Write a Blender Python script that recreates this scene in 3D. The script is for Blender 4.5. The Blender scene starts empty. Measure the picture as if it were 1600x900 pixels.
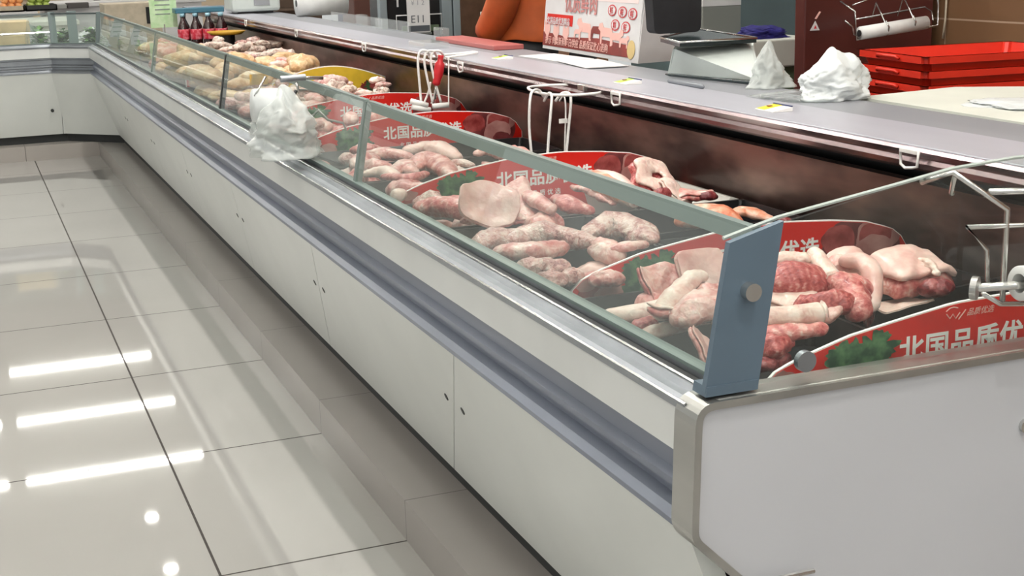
import bpy, bmesh, math, random
import numpy as np
from mathutils import Vector, Matrix, noise
PI = math.pi
S = bpy.context.scene
COL = S.collection

# ------------------------------------------------------------------ camera
F = 2150.0; ROLL = math.radians(1.7); VY = (-85.0, -60.0); H = 1.3289
_d = np.array([VY[0]-800, VY[1]-450, F]); _Y = _d/np.linalg.norm(_d)
_n = np.cross(_d, np.array([1, -math.tan(ROLL), 0])); _Z = _n/np.linalg.norm(_n)
if _Z[1] > 0: _Z = -_Z
_X = np.cross(_Y, _Z); RM = np.stack([_X, _Y, _Z])
def _ray(p): return RM @ np.array([p[0]-800.0, p[1]-450.0, F])
def at_z(px, py, z):
    v = _ray((px, py)); u = v/v[2]*(z-H); return Vector((u[0], u[1], z))
def at_y(px, py, y):
    v = _ray((px, py)); u = v/v[1]*y; return Vector((u[0], y, u[2]+H))
def at_x(px, py, x):
    v = _ray((px, py)); u = v/v[0]*x; return Vector((x, u[1], u[2]+H))
cd = bpy.data.cameras.new('camera'); cam = bpy.data.objects.new('camera', cd); COL.objects.link(cam)
cd.sensor_width = 36; cd.lens = F/1600*36; cd.clip_start = .05; cd.clip_end = 200
r, dn, fw = RM[:, 0], RM[:, 1], RM[:, 2]
cam.matrix_world = Matrix(((r[0], -dn[0], -fw[0], 0), (r[1], -dn[1], -fw[1], 0), (r[2], -dn[2], -fw[2], H), (0, 0, 0, 1)))
S.camera = cam

# ------------------------------------------------------------------ world, exposure
S.view_settings.view_transform = 'Standard'; S.view_settings.look = 'None'
S.view_settings.gamma = 1; S.view_settings.use_curve_mapping = False
S.view_settings.exposure = -0.16
w = bpy.data.worlds.new('world'); S.world = w; w.use_nodes = True
w.node_tree.nodes['Background'].inputs[0].default_value = (.82, .84, .82, 1)
w.node_tree.nodes['Background'].inputs[1].default_value = .8
LAMP = 60.0
SPOT = 66.0

# ------------------------------------------------------------------ materials
def srgb(c): return tuple(((x/255)/12.92 if x/255 <= .04045 else ((x/255+.055)/1.055)**2.4) for x in c)
def mat(name, col, rough=.5, metal=0, spec=.5, noise_amt=0, nscale=20, bump=0, bscale=60, coat=0, sss=0, emit=0, col2=None, alpha=1, stretch=None, detail=3, lo=.35, hi=.65):
    m = bpy.data.materials.new(name); m.use_nodes = True; nt = m.node_tree; N = nt.nodes; L = nt.links
    b = N['Principled BSDF']; c = srgb(col)+(1,)
    b.inputs['Base Color'].default_value = c; b.inputs['Roughness'].default_value = rough
    b.inputs['Metallic'].default_value = metal; b.inputs['Specular IOR Level'].default_value = spec
    b.inputs['Coat Weight'].default_value = coat; b.inputs['Coat Roughness'].default_value = .15
    if sss: b.inputs['Subsurface Weight'].default_value = sss; b.inputs['Subsurface Scale'].default_value = .01
    if emit: b.inputs['Emission Color'].default_value = c; b.inputs['Emission Strength'].default_value = emit
    tc = N.new('ShaderNodeTexCoord'); mp = N.new('ShaderNodeMapping'); L.new(tc.outputs['Object'], mp.inputs[0])
    if stretch: mp.inputs['Scale'].default_value = stretch
    if col2 or noise_amt:
        nz = N.new('ShaderNodeTexNoise'); nz.inputs['Scale'].default_value = nscale; nz.inputs['Detail'].default_value = detail
        L.new(mp.outputs[0], nz.inputs['Vector'])
        rp = N.new('ShaderNodeValToRGB'); L.new(nz.outputs['Fac'], rp.inputs[0])
        if col2: a, z = col, col2
        else: a = tuple(max(0, x*(1-noise_amt)) for x in col); z = tuple(min(255, x*(1+noise_amt)) for x in col)
        rp.color_ramp.elements[0].position = lo; rp.color_ramp.elements[0].color = srgb(a)+(1,)
        rp.color_ramp.elements[1].position = hi; rp.color_ramp.elements[1].color = srgb(z)+(1,)
        L.new(rp.outputs[0], b.inputs['Base Color'])
    if bump:
        n2 = N.new('ShaderNodeTexNoise'); n2.inputs['Scale'].default_value = bscale; n2.inputs['Detail'].default_value = 4
        L.new(mp.outputs[0], n2.inputs['Vector']); bp = N.new('ShaderNodeBump'); bp.inputs['Strength'].default_value = bump
        bp.inputs['Distance'].default_value = .004; L.new(n2.outputs['Fac'], bp.inputs['Height']); L.new(bp.outputs[0], b.inputs['Normal'])
    return m
def meat_mat(name, stops, scale, rough=.38, bump=.5, stretch=(1, 1, 1), wave=0, detail=5, dist=1.2):
    m = bpy.data.materials.new(name); m.use_nodes = True; nt = m.node_tree; N = nt.nodes; L = nt.links
    b = N['Principled BSDF']; b.inputs['Roughness'].default_value = rough; b.inputs['Specular IOR Level'].default_value = .5
    b.inputs['Subsurface Weight'].default_value = .15; b.inputs['Subsurface Scale'].default_value = .008
    b.inputs['Subsurface Radius'].default_value = (1, .3, .2)
    b.inputs['Coat Weight'].default_value = .25; b.inputs['Coat Roughness'].default_value = .2
    tc = N.new('ShaderNodeTexCoord'); oi = N.new('ShaderNodeObjectInfo')
    ad = N.new('ShaderNodeVectorMath'); ad.operation = 'ADD'; sc = N.new('ShaderNodeMath'); sc.operation = 'MULTIPLY'; sc.inputs[1].default_value = 37.0
    L.new(oi.outputs['Random'], sc.inputs[0]); L.new(tc.outputs['Object'], ad.inputs[0]); L.new(sc.outputs[0], ad.inputs[1])
    mp = N.new('ShaderNodeMapping'); mp.inputs['Scale'].default_value = stretch; L.new(ad.outputs[0], mp.inputs[0])
    nz = N.new('ShaderNodeTexNoise'); nz.inputs['Scale'].default_value = scale; nz.inputs['Detail'].default_value = detail; nz.inputs['Distortion'].default_value = dist
    L.new(mp.outputs[0], nz.inputs['Vector']); nf = N.new('ShaderNodeTexNoise'); nf.inputs['Scale'].default_value = scale*5.5; nf.inputs['Detail'].default_value = 5; nf.inputs['Distortion'].default_value = .8
    L.new(mp.outputs[0], nf.inputs['Vector']); m0 = N.new('ShaderNodeMix'); m0.inputs[0].default_value = .36; L.new(nz.outputs['Fac'], m0.inputs[2]); L.new(nf.outputs['Fac'], m0.inputs[3]); fac = m0.outputs[0]
    if wave:
        wv = N.new('ShaderNodeTexWave'); wv.inputs['Scale'].default_value = wave; wv.inputs['Distortion'].default_value = 7; wv.inputs['Detail'].default_value = 3; wv.inputs['Detail Scale'].default_value = 1.5
        L.new(mp.outputs[0], wv.inputs['Vector']); mx = N.new('ShaderNodeMix'); mx.inputs[0].default_value = .12
        L.new(fac, mx.inputs[2]); L.new(wv.outputs['Fac'], mx.inputs[3]); fac = mx.outputs[0]
    rp = N.new('ShaderNodeValToRGB'); cr = rp.color_ramp; L.new(fac, rp.inputs[0])
    cr.elements[0].position, cr.elements[0].color = stops[0][0], srgb(stops[0][1])+(1,)
    cr.elements[1].position, cr.elements[1].color = stops[-1][0], srgb(stops[-1][1])+(1,)
    for p, c in stops[1:-1]:
        e = cr.elements.new(p); e.color = srgb(c)+(1,)
    L.new(rp.outputs[0], b.inputs['Base Color'])
    n2 = N.new('ShaderNodeTexNoise'); n2.inputs['Scale'].default_value = 70; n2.inputs['Detail'].default_value = 4
    L.new(mp.outputs[0], n2.inputs['Vector']); m2 = N.new('ShaderNodeMath'); m2.operation = 'ADD'
    L.new(n2.outputs['Fac'], m2.inputs[0]); L.new(fac, m2.inputs[1])
    bp = N.new('ShaderNodeBump'); bp.inputs['Strength'].default_value = bump; bp.inputs['Distance'].default_value = .009
    L.new(m2.outputs[0], bp.inputs['Height']); L.new(bp.outputs[0], b.inputs['Normal'])
    return m
def glass_mat(name, tint, ior=1.5, rough=.0, haze=0):
    m = bpy.data.materials.new(name); m.use_nodes = True; nt = m.node_tree; N = nt.nodes; L = nt.links
    N.remove(N['Principled BSDF']); out = N['Material Output']
    tr = N.new('ShaderNodeBsdfTransparent'); tr.inputs[0].default_value = tint+(1,)
    gl = N.new('ShaderNodeBsdfGlossy'); gl.inputs['Roughness'].default_value = rough
    fr0 = N.new('ShaderNodeFresnel'); fr0.inputs[0].default_value = ior
    ge = N.new('ShaderNodeNewGeometry'); fr = N.new('ShaderNodeMath'); fr.operation = 'MULTIPLY'; iv = N.new('ShaderNodeMath'); iv.operation = 'SUBTRACT'; iv.inputs[0].default_value = 1
    L.new(ge.outputs['Backfacing'], iv.inputs[1]); L.new(fr0.outputs[0], fr.inputs[0]); L.new(iv.outputs[0], fr.inputs[1])
    mx = N.new('ShaderNodeMixShader'); L.new(fr.outputs[0], mx.inputs[0]); L.new(tr.outputs[0], mx.inputs[1]); L.new(gl.outputs[0], mx.inputs[2])
    o = mx.outputs[0]
    if haze:
        df = N.new('ShaderNodeBsdfDiffuse'); df.inputs[0].default_value = (.75, .78, .76, 1)  # pale veil: reflected haze on glass panes, cloudiness on plastic films
        m2 = N.new('ShaderNodeMixShader'); m2.inputs[0].default_value = haze; L.new(o, m2.inputs[1]); L.new(df.outputs[0], m2.inputs[2]); o = m2.outputs[0]
    L.new(o, out.inputs[0]); return m
M = {}
M['panel'] = mat('cream_coated_steel', (210, 213, 209), .32, spec=.45, noise_amt=.015, nscale=3)
M['band'] = mat('pale_grey_coated_steel', (206, 208, 206), .35, noise_amt=.02, nscale=4)
M['endp'] = mat('white_coated_end', (194, 196, 201), .35, noise_amt=.012, nscale=2)
M['bumper'] = mat('shade_tinted_bumper', (118, 124, 138), .35, metal=.35, noise_amt=.1, nscale=6, stretch=(1, .1, 1))  # bluish shade on the right run's groove, put into its colour
M['alu'] = mat('aluminium_rail', (146, 150, 155), .42, metal=.85, noise_amt=.05, nscale=8)
M['steel'] = mat('brushed_steel', (172, 172, 168), .34, metal=.9, noise_amt=.06, nscale=10, stretch=(1, .15, 1), bump=.05, bscale=40)
M['chrome'] = mat('bright_wire', (205, 205, 202), .2, metal=.95)
M['wall_in'] = mat('stained_steel_liner', (72, 56, 52), .3, metal=.7, col2=(146, 120, 110), nscale=7, bump=.15, bscale=25, stretch=(1, .5, 1.6), lo=.38, hi=.68)
M['lip'] = mat('mauve_steel_lip', (150, 132, 134), .25, metal=.9, noise_amt=.1, nscale=12, stretch=(1, .2, 1))
M['ledge'] = mat('pale_steel_ledge', (178, 178, 187), .38, metal=.35, noise_amt=.03, nscale=5, stretch=(1, .2, 1))
M['ledge2'] = mat('grey_rear_ledge', (146, 148, 154), .42, metal=.3, noise_amt=.04, nscale=5, stretch=(1, .2, 1))
M['black'] = mat('black_plastic', (22, 22, 24), .35, noise_amt=.1, nscale=14)
M['deck'] = mat('black_deck', (26, 26, 28), .45, noise_amt=.15, nscale=10)
M['tray'] = mat('charcoal_tray', (44, 46, 47), .32, noise_amt=.08, nscale=12)
M['wtray'] = mat('white_tray', (222, 222, 216), .35, noise_amt=.02, nscale=8)
M['liner'] = mat('grey_inner_liner', (120, 126, 126), .4, metal=.3, noise_amt=.06, nscale=8)
M['dark'] = mat('dark_kick', (40, 42, 42), .6)
M['bluepost'] = mat('blue_grey_enamel', (90, 108, 123), .38, noise_amt=.03, nscale=6)
M['greenedge'] = mat('green_glass_edge', (116, 130, 125), .3, metal=.2, noise_amt=.06, nscale=10, stretch=(1, .1, 1))
M['glass'] = glass_mat('clear_glass', (.92, .965, .945), 1.6, haze=.065)  # haze of the aisle's reflection mixed in as pale diffuse colour
M['plastic'] = glass_mat('cloudy_plastic_film', (.93, .95, .95), 1.35, .3, haze=.42)
M['clearpl'] = glass_mat('clear_plastic_film', (.96, .97, .97), 1.4, .15, haze=.12)
M['red'] = mat('sign_red', (206, 30, 20), .3, spec=.4, noise_amt=.02, nscale=5)
M['white'] = mat('white_print', (240, 238, 234), .45, noise_amt=.01)
M['paper'] = mat('white_paper', (206, 204, 204), .7, noise_amt=.02, nscale=10)
M['pinkpr'] = mat('pale_pink_print', (226, 176, 166), .5)
M['maroon'] = mat('maroon_print', (130, 42, 34), .5, noise_amt=.1, nscale=15)
M['parsley'] = mat('printed_parsley', (26, 70, 44), .4, col2=(96, 140, 92), nscale=60, lo=.4, hi=.75)
M['pmeat'] = mat('printed_meat', (120, 34, 34), .35, col2=(172, 84, 80), nscale=26, lo=.4, hi=.7)
M['pmeatd'] = mat('printed_dark_meat', (88, 34, 36), .35, col2=(128, 60, 60), nscale=20)
M['pfat'] = mat('printed_fat', (188, 140, 132), .35, col2=(150, 92, 88), nscale=18)
M['yellow'] = mat('sign_yellow', (214, 178, 50), .35, noise_amt=.03)
M['tagy'] = mat('tag_yellow', (226, 212, 40), .4); M['tagg'] = mat('tag_green', (176, 206, 70), .4)
M['navy'] = mat('navy_print', (50, 60, 110), .5)
M['orange'] = mat('orange_cloth', (168, 76, 24), .75, noise_amt=.08, nscale=9, bump=.3, bscale=12)
M['blackcloth'] = mat('black_cloth', (26, 26, 30), .7, noise_amt=.1)
M['skin'] = mat('person_skin', (205, 160, 132), .5, sss=.1)
M['hair'] = mat('black_hair', (18, 15, 14), .5)
M['scale'] = mat('off_white_scale', (200, 207, 203), .4, noise_amt=.01)
M['teal'] = mat('dark_teal_panel', (84, 100, 102), .4, noise_amt=.05, nscale=4)
M['tealdk'] = mat('dark_platter', (42, 52, 54), .25, metal=.3)
M['bluecloth'] = mat('royal_blue_cloth', (38, 34, 110), .8, noise_amt=.15, nscale=14, bump=.4, bscale=20)
M['bag'] = mat('white_plastic_bag', (212, 216, 216), .35, noise_amt=.02, bump=.6, bscale=22)
M['rbrown'] = mat('maroon_enamel', (84, 40, 36), .3, noise_amt=.08, nscale=4)
M['crate'] = mat('red_crate_plastic', (208, 44, 24), .42, noise_amt=.03, nscale=5)
M['board'] = mat('white_worktop', (208, 210, 200), .4, noise_amt=.02, nscale=6)
M['roll'] = mat('white_roll', (222, 222, 220), .45, noise_amt=.02, bump=.3, bscale=14)
M['hookred'] = mat('red_plastic', (196, 36, 44), .35)
M['greenpl'] = mat('green_plastic', (98, 116, 90), .5)
M['brownwood'] = mat('brown_board', (112, 84, 66), .5, noise_amt=.06)
M['bottle'] = mat('dark_cola_bottle', (44, 14, 16), .12, coat=.5)
M['blabel'] = mat('pink_red_label', (196, 40, 60), .35, col2=(236, 150, 160), nscale=40, lo=.45, hi=.7)
M['bcap'] = mat('pale_blue_cap', (150, 190, 205), .4)
M['greenc'] = mat('pale_green_card', (178, 214, 160), .5, col2=(206, 228, 190), nscale=22)
M['leaf'] = mat('fresh_leaf', (40, 96, 36), .45, col2=(126, 178, 84), nscale=26, bump=.5, bscale=30)
M['leafd'] = mat('dark_leaf', (22, 52, 34), .5, col2=(64, 104, 62), nscale=26, bump=.5, bscale=30)
M['fruit'] = mat('orange_peel', (222, 150, 92), .45, noise_amt=.08)
M['fruitg'] = mat('green_fruit_skin', (150, 168, 78), .45, noise_amt=.12)
M['carton'] = mat('beige_carton', (222, 190, 146), .6, noise_amt=.06, nscale=8)
M['cardb'] = mat('tan_cardboard', (180, 168, 148), .7, noise_amt=.04)
M['glove'] = mat('pale_dish', (150, 190, 178), .3)
M['ydish'] = mat('mustard_dish', (190, 146, 40), .4)
M['bone'] = mat('cut_bone', (226, 208, 196), .4, col2=(190, 140, 128), nscale=90, bump=.4, bscale=120)
M['pale'] = meat_mat('pale_pork', [(.36, (176, 92, 88)), (.45, (204, 140, 132)), (.53, (218, 174, 164)), (.62, (228, 200, 190))], 14)
M['skinm'] = meat_mat('pork_skin', [(.34, (198, 146, 138)), (.5, (216, 176, 166)), (.64, (228, 200, 190))], 7, rough=.42, bump=.25)
M['flesh'] = meat_mat('pink_flesh', [(.36, (166, 72, 72)), (.45, (192, 104, 100)), (.54, (208, 138, 130)), (.63, (226, 190, 180))], 20, wave=14, stretch=(1, 1.6, 1.3))
M['redm'] = meat_mat('red_muscle', [(.36, (138, 46, 48)), (.46, (166, 70, 68)), (.56, (186, 96, 92)), (.66, (214, 156, 148))], 24, wave=26, stretch=(1, 2.2, 1.6))
M['dredm'] = meat_mat('dark_red_muscle', [(.38, (82, 20, 26)), (.5, (122, 42, 46)), (.64, (176, 104, 100))], 18)
M['fat'] = meat_mat('white_fat', [(.36, (204, 160, 150)), (.46, (218, 188, 176)), (.62, (232, 214, 202))], 16, rough=.45, bump=.35)
M['orfat'] = meat_mat('orange_fat', [(.38, (200, 104, 72)), (.46, (218, 148, 116)), (.55, (226, 186, 166)), (.64, (232, 212, 198))], 9)
M['bumpy'] = meat_mat('frothy_pork', [(.38, (158, 100, 96)), (.45, (190, 140, 132)), (.53, (212, 178, 168)), (.62, (228, 206, 196))], 30, bump=1.0, dist=.5)
M['offwhite'] = meat_mat('chicken_pieces', [(.38, (128, 100, 90)), (.46, (196, 172, 158)), (.6, (224, 210, 196))], 30, bump=.9)
M['ychick'] = meat_mat('yellow_poultry', [(.36, (194, 148, 100)), (.5, (216, 180, 136)), (.64, (226, 204, 170))], 14)

def floor_mat():
    m = bpy.data.materials.new('polished_floor_tiles'); m.use_nodes = True; nt = m.node_tree; N = nt.nodes; L = nt.links
    b = N['Principled BSDF']; tc = N.new('ShaderNodeTexCoord'); sx = N.new('ShaderNodeSeparateXYZ'); L.new(tc.outputs['Object'], sx.inputs[0])
    def grout(out, off):
        a = N.new('ShaderNodeMath'); a.operation = 'SUBTRACT'; L.new(out, a.inputs[0]); a.inputs[1].default_value = off-.4
        w_ = N.new('ShaderNodeMath'); w_.operation = 'PINGPONG'; L.new(a.outputs[0], w_.inputs[0]); w_.inputs[1].default_value = .4
        g = N.new('ShaderNodeMath'); g.operation = 'GREATER_THAN'; L.new(w_.outputs[0], g.inputs[0]); g.inputs[1].default_value = .4-.0030
        return g.outputs[0]
    mx = N.new('ShaderNodeMath'); mx.operation = 'MAXIMUM'; L.new(grout(sx.outputs[0], FX), mx.inputs[0]); L.new(grout(sx.outputs[1], FY), mx.inputs[1])
    nz = N.new('ShaderNodeTexNoise'); nz.inputs['Scale'].default_value = 1.7; nz.inputs['Detail'].default_value = 5; L.new(tc.outputs['Object'], nz.inputs['Vector'])
    rp = N.new('ShaderNodeValToRGB'); L.new(nz.outputs['Fac'], rp.inputs[0])
    rp.color_ramp.elements[0].color = srgb((160, 158, 154))+(1,); rp.color_ramp.elements[1].color = srgb((172, 170, 166))+(1,)
    mc = N.new('ShaderNodeMix'); mc.data_type = 'RGBA'; L.new(mx.outputs[0], mc.inputs[0]); L.new(rp.outputs[0], mc.inputs[6]); mc.inputs[7].default_value = srgb((58, 54, 51))+(1,)
    L.new(mc.outputs[2], b.inputs['Base Color'])
    mr = N.new('ShaderNodeMapRange'); L.new(mx.outputs[0], mr.inputs[0]); mr.inputs[3].default_value = .03; mr.inputs[4].default_value = .6
    L.new(mr.outputs[0], b.inputs['Roughness']); mi = N.new('ShaderNodeMapRange'); L.new(mx.outputs[0], mi.inputs[0]); mi.inputs[3].default_value = 2.45; mi.inputs[4].default_value = 1.2; L.new(mi.outputs[0], b.inputs['IOR'])
    return m
def stripe_mat(name, col, line, axis, off, pitch, wdt, rough):
    m = bpy.data.materials.new(name); m.use_nodes = True; nt = m.node_tree; N = nt.nodes; L = nt.links
    b = N['Principled BSDF']; tc = N.new('ShaderNodeTexCoord'); sx = N.new('ShaderNodeSeparateXYZ'); L.new(tc.outputs['Object'], sx.inputs[0])
    fac = None
    for ax, of, pt in zip(axis, off, pitch):
        a = N.new('ShaderNodeMath'); a.operation = 'SUBTRACT'; L.new(sx.outputs[ax], a.inputs[0]); a.inputs[1].default_value = of-pt/2
        w_ = N.new('ShaderNodeMath'); w_.operation = 'PINGPONG'; L.new(a.outputs[0], w_.inputs[0]); w_.inputs[1].default_value = pt/2
        g = N.new('ShaderNodeMath'); g.operation = 'GREATER_THAN'; L.new(w_.outputs[0], g.inputs[0]); g.inputs[1].default_value = pt/2-wdt
        if fac is None: fac = g.outputs[0]
        else:
            x = N.new('ShaderNodeMath'); x.operation = 'MAXIMUM'; L.new(fac, x.inputs[0]); L.new(g.outputs[0], x.inputs[1]); fac = x.outputs[0]
    nz = N.new('ShaderNodeTexNoise'); nz.inputs['Scale'].default_value = 3; L.new(tc.outputs['Object'], nz.inputs['Vector'])
    rp = N.new('ShaderNodeValToRGB'); L.new(nz.outputs['Fac'], rp.inputs[0])
    rp.color_ramp.elements[0].color = srgb(tuple(x*.96 for x in col))+(1,); rp.color_ramp.elements[1].color = srgb(tuple(min(255, x*1.04) for x in col))+(1,)
    mc = N.new('ShaderNodeMix'); mc.data_type = 'RGBA'; L.new(fac, mc.inputs[0]); L.new(rp.outputs[0], mc.inputs[6]); mc.inputs[7].default_value = srgb(line)+(1,)
    L.new(mc.outputs[2], b.inputs['Base Color']); b.inputs['Roughness'].default_value = rough
    return m

# ------------------------------------------------------------------ mesh helpers
def new_obj(name, bm, m, parent=None, smooth=False, loc=None):
    me = bpy.data.meshes.new(name); bmesh.ops.recalc_face_normals(bm, faces=bm.faces[:]); bm.to_mesh(me); bm.free()
    if smooth:
        for p in me.polygons: p.use_smooth = True
    for mm in (m if isinstance(m, (list, tuple)) else [m]): me.materials.append(mm)
    o = bpy.data.objects.new(name, me); COL.objects.link(o)
    if parent: o.parent = parent
    if loc is not None: o.location = loc
    return o
def tag(o, label, cat, group=None, kind=None):
    if label: o['label'] = label
    if cat: o['category'] = cat
    if group: o['group'] = group
    if kind: o['kind'] = kind
    return o
def empty(name, loc, rz=0, label=None, cat=None, group=None):
    o = bpy.data.objects.new(name, None); COL.objects.link(o); o.location = loc; o.rotation_euler = (0, 0, rz)
    o.empty_display_size = .05
    return tag(o, label, cat, group)
def struct(o): o['kind'] = 'structure'; return o
def box(bm, x0, x1, y0, y1, z0, z1, mi=0, bev=0):
    vs = [bm.verts.new(p) for p in ((x0, y0, z0), (x1, y0, z0), (x1, y1, z0), (x0, y1, z0), (x0, y0, z1), (x1, y0, z1), (x1, y1, z1), (x0, y1, z1))]
    fs = [bm.faces.new([vs[i] for i in f]) for f in ((3, 2, 1, 0), (4, 5, 6, 7), (0, 1, 5, 4), (1, 2, 6, 5), (2, 3, 7, 6), (3, 0, 4, 7))]
    for f in fs: f.material_index = mi
    if bev:
        es = list({e for f in fs for e in f.edges}); bmesh.ops.bevel(bm, geom=es, offset=bev, segments=2, affect='EDGES', profile=.5)
    return bm
def hexa(bm, bot, top, mi=0):
    vs = [bm.verts.new(p) for p in list(bot)+list(top)]; n = len(bot)
    fs = [bm.faces.new(vs[:n][::-1]), bm.faces.new(vs[n:])]+[bm.faces.new((vs[i], vs[(i+1) % n], vs[n+(i+1) % n], vs[n+i])) for i in range(n)]
    for f in fs: f.material_index = mi
def B(): return bmesh.new()
def tube(bm, pts, r, seg=8, closed=False):
    pts = [Vector(p) for p in pts]; n = len(pts); rings = []
    up = Vector((0, 0, 1)); prev = None
    for i, p in enumerate(pts):
        a = pts[(i-1) % n] if (closed or i > 0) else p; b = pts[(i+1) % n] if (closed or i < n-1) else p
        t = (b-a).normalized()
        if prev is None: u = t.orthogonal().normalized()
        else:
            u = prev-t*prev.dot(t); u = u.normalized() if u.length > 1e-6 else t.orthogonal().normalized()
        prev = u; v = t.cross(u)
        rr = r[i] if isinstance(r, (list, tuple)) else r
        rings.append([bm.verts.new(p+(u*math.cos(2*PI*k/seg)+v*math.sin(2*PI*k/seg))*rr) for k in range(seg)])
    m = n if closed else n-1
    for i in range(m):
        A, C = rings[i], rings[(i+1) % n]
        for k in range(seg): bm.faces.new((A[k], A[(k+1) % seg], C[(k+1) % seg], C[k]))
    if not closed: bm.faces.new(rings[0][::-1]); bm.faces.new(rings[-1])
    return bm
def cyl(bm, p0, p1, r0, r1=None, seg=24):
    r1 = r0 if r1 is None else r1
    return tube(bm, [p0, p1], [r0, r1], seg)
def lathe(bm, prof, seg=24, c=(0, 0, 0)):
    rings = []
    for rr, z in prof: rings.append([bm.verts.new((c[0]+rr*math.cos(2*PI*k/seg), c[1]+rr*math.sin(2*PI*k/seg), c[2]+z)) for k in range(seg)])
    for A, C in zip(rings, rings[1:]):
        for k in range(seg): bm.faces.new((A[k], A[(k+1) % seg], C[(k+1) % seg], C[k]))
    bm.faces.new(rings[0][::-1]); bm.faces.new(rings[-1]); return bm
def smooth_path(pts, n=8):
    P = [Vector(p) for p in pts]; out = []
    for i in range(len(P)-1):
        a, b, c, d = P[max(i-1, 0)], P[i], P[i+1], P[min(i+2, len(P)-1)]
        for k in range(n):
            t = k/n; out.append(.5*((2*b)+(c-a)*t+(2*a-5*b+4*c-d)*t*t+(3*b-a-3*c+d)*t**3))
    out.append(P[-1]); return out
def tube_obj(name, pts, r, m, parent=None, seg=8, closed=False):
    return new_obj(name, tube(B(), pts, r, seg, closed), m, parent, True)
def copy_tree(o, parent=None):
    c = o.copy(); COL.objects.link(c); c.parent = parent if parent else None
    for ch in list(o.children): copy_tree(ch, c)
    return c
def outline_plate(bm, pts, y0, y1, mi=0):
    """polygon given as (x,z) extruded along y"""
    a = [bm.verts.new((x, y0, z)) for x, z in pts]; b = [bm.verts.new((x, y1, z)) for x, z in pts]; n = len(pts)
    fs = [bm.faces.new(a), bm.faces.new(b[::-1])]+[bm.faces.new((a[i], b[i], b[(i+1) % n], a[(i+1) % n])) for i in range(n)]
    for f in fs: f.material_index = mi
def text_obj(name, body, size, m, parent, loc, bold=0.0, rot=(PI/2, 0, 0), ext=.0004, align='LEFT', shear=0, spacing=1.0):
    c = bpy.data.curves.new('tmp', 'FONT'); c.body = body; c.size = size; c.offset = bold*size; c.extrude = ext; c.align_x = align; c.shear = shear; c.space_character = spacing
    t = bpy.data.objects.new('tmp', c); COL.objects.link(t); bpy.context.view_layer.update()
    me = bpy.data.meshes.new_from_object(t.evaluated_get(bpy.context.evaluated_depsgraph_get())); me.name = name
    bpy.data.objects.remove(t); bpy.data.curves.remove(c); me.materials.clear(); me.materials.append(m)
    o = bpy.data.objects.new(name, me); COL.objects.link(o); o.parent = parent; o.location = loc; o.rotation_euler = rot; return o

# ------------------------------------------------------------------ layout constants
X0 = .834; Y0 = 9.82          # kerb lines of the two counter runs
YN = 1.45                      # near end of the meat counter
CH = .25                       # chamfer of the corner
FX = .405; FY = float(at_z(350, 899, 0).y)
IW = 1.68                      # inner back wall
ZL = .95                       # serving ledge
XL = -1.6
def path(a, near=YN, left=XL, ch=CH):
    return [(X0+a, near), (X0+a, Y0-ch+a*.414), (X0-ch+a*.414, Y0+a), (left, Y0+a)]
def sweep(bm, prof, i0, i1, near=YN, ch=CH, close=True):
    """prof: list of (a, z); swept over path nodes i0..i1"""
    rings = []
    for i in range(i0, i1+1):
        rings.append([bm.verts.new((path(a, near, ch=ch)[i][0], path(a, near, ch=ch)[i][1], z)) for a, z in prof])
    n = len(prof)
    for A, C in zip(rings, rings[1:]):
        for k in range(n if close else n-1): bm.faces.new((A[k], A[(k+1) % n], C[(k+1) % n], C[k]))
    if close: bm.faces.new(rings[0]); bm.faces.new(rings[-1][::-1])
    return bm

# ------------------------------------------------------------------ structure
bm = B(); box(bm, -9, 6, -3, 26, -.1, 0); struct(new_obj('floor', bm, floor_mat()))
CM = mat('ceiling_panel_white', (200, 200, 198), .8, noise_amt=.03, nscale=2)
bm = B(); box(bm, -9, 6, -3, 26, 3.4, 3.5); struct(new_obj('ceiling', bm, CM))
WM = stripe_mat('brown_wall_tiles', (124, 92, 66), (176, 150, 128), (1, 2), (float(at_x(1478, 30, 3.3).y), float(at_x(1540, 33, 3.3).z)), (.9, .45), .003, .35)
bm = B(); box(bm, 3.3, 3.4, -3, 4.9, 0, 3.4); struct(new_obj('wall_right', bm, WM))
FWM = mat('far_wall_paint', (196, 190, 178), .8, col2=(150, 132, 112), nscale=1.2)
bm = B(); box(bm, -9, 6, 25.9, 26, 0, 3.4); struct(new_obj('wall_back', bm, FWM))
KT = stripe_mat('taupe_kerb_tiles', (150, 145, 140), (92, 87, 84), (1,), (FY,), (.8,), .0018, .3)
KT2 = stripe_mat('taupe_kerb_tiles_left', (158, 152, 146), (92, 87, 84), (0,), (float(at_y(40, 240, Y0).x),), (.6,), .0022, .3)
def kerb(name, pts, m):
    bm = B(); hexa(bm, [(x, y, 0) for x, y in pts], [(x, y, .10) for x, y in pts]); return struct(new_obj(name, bm, m))
kerb('trim_1', [(X0, .9), (1.9, .9), (1.9, Y0+.01), (X0, Y0+.01)], KT)
kerb('trim_2', [(XL, Y0), (X0, Y0), (1.9, Y0+.01), (1.9, Y0+1.0), (XL, Y0+1.0)], KT2)
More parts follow.
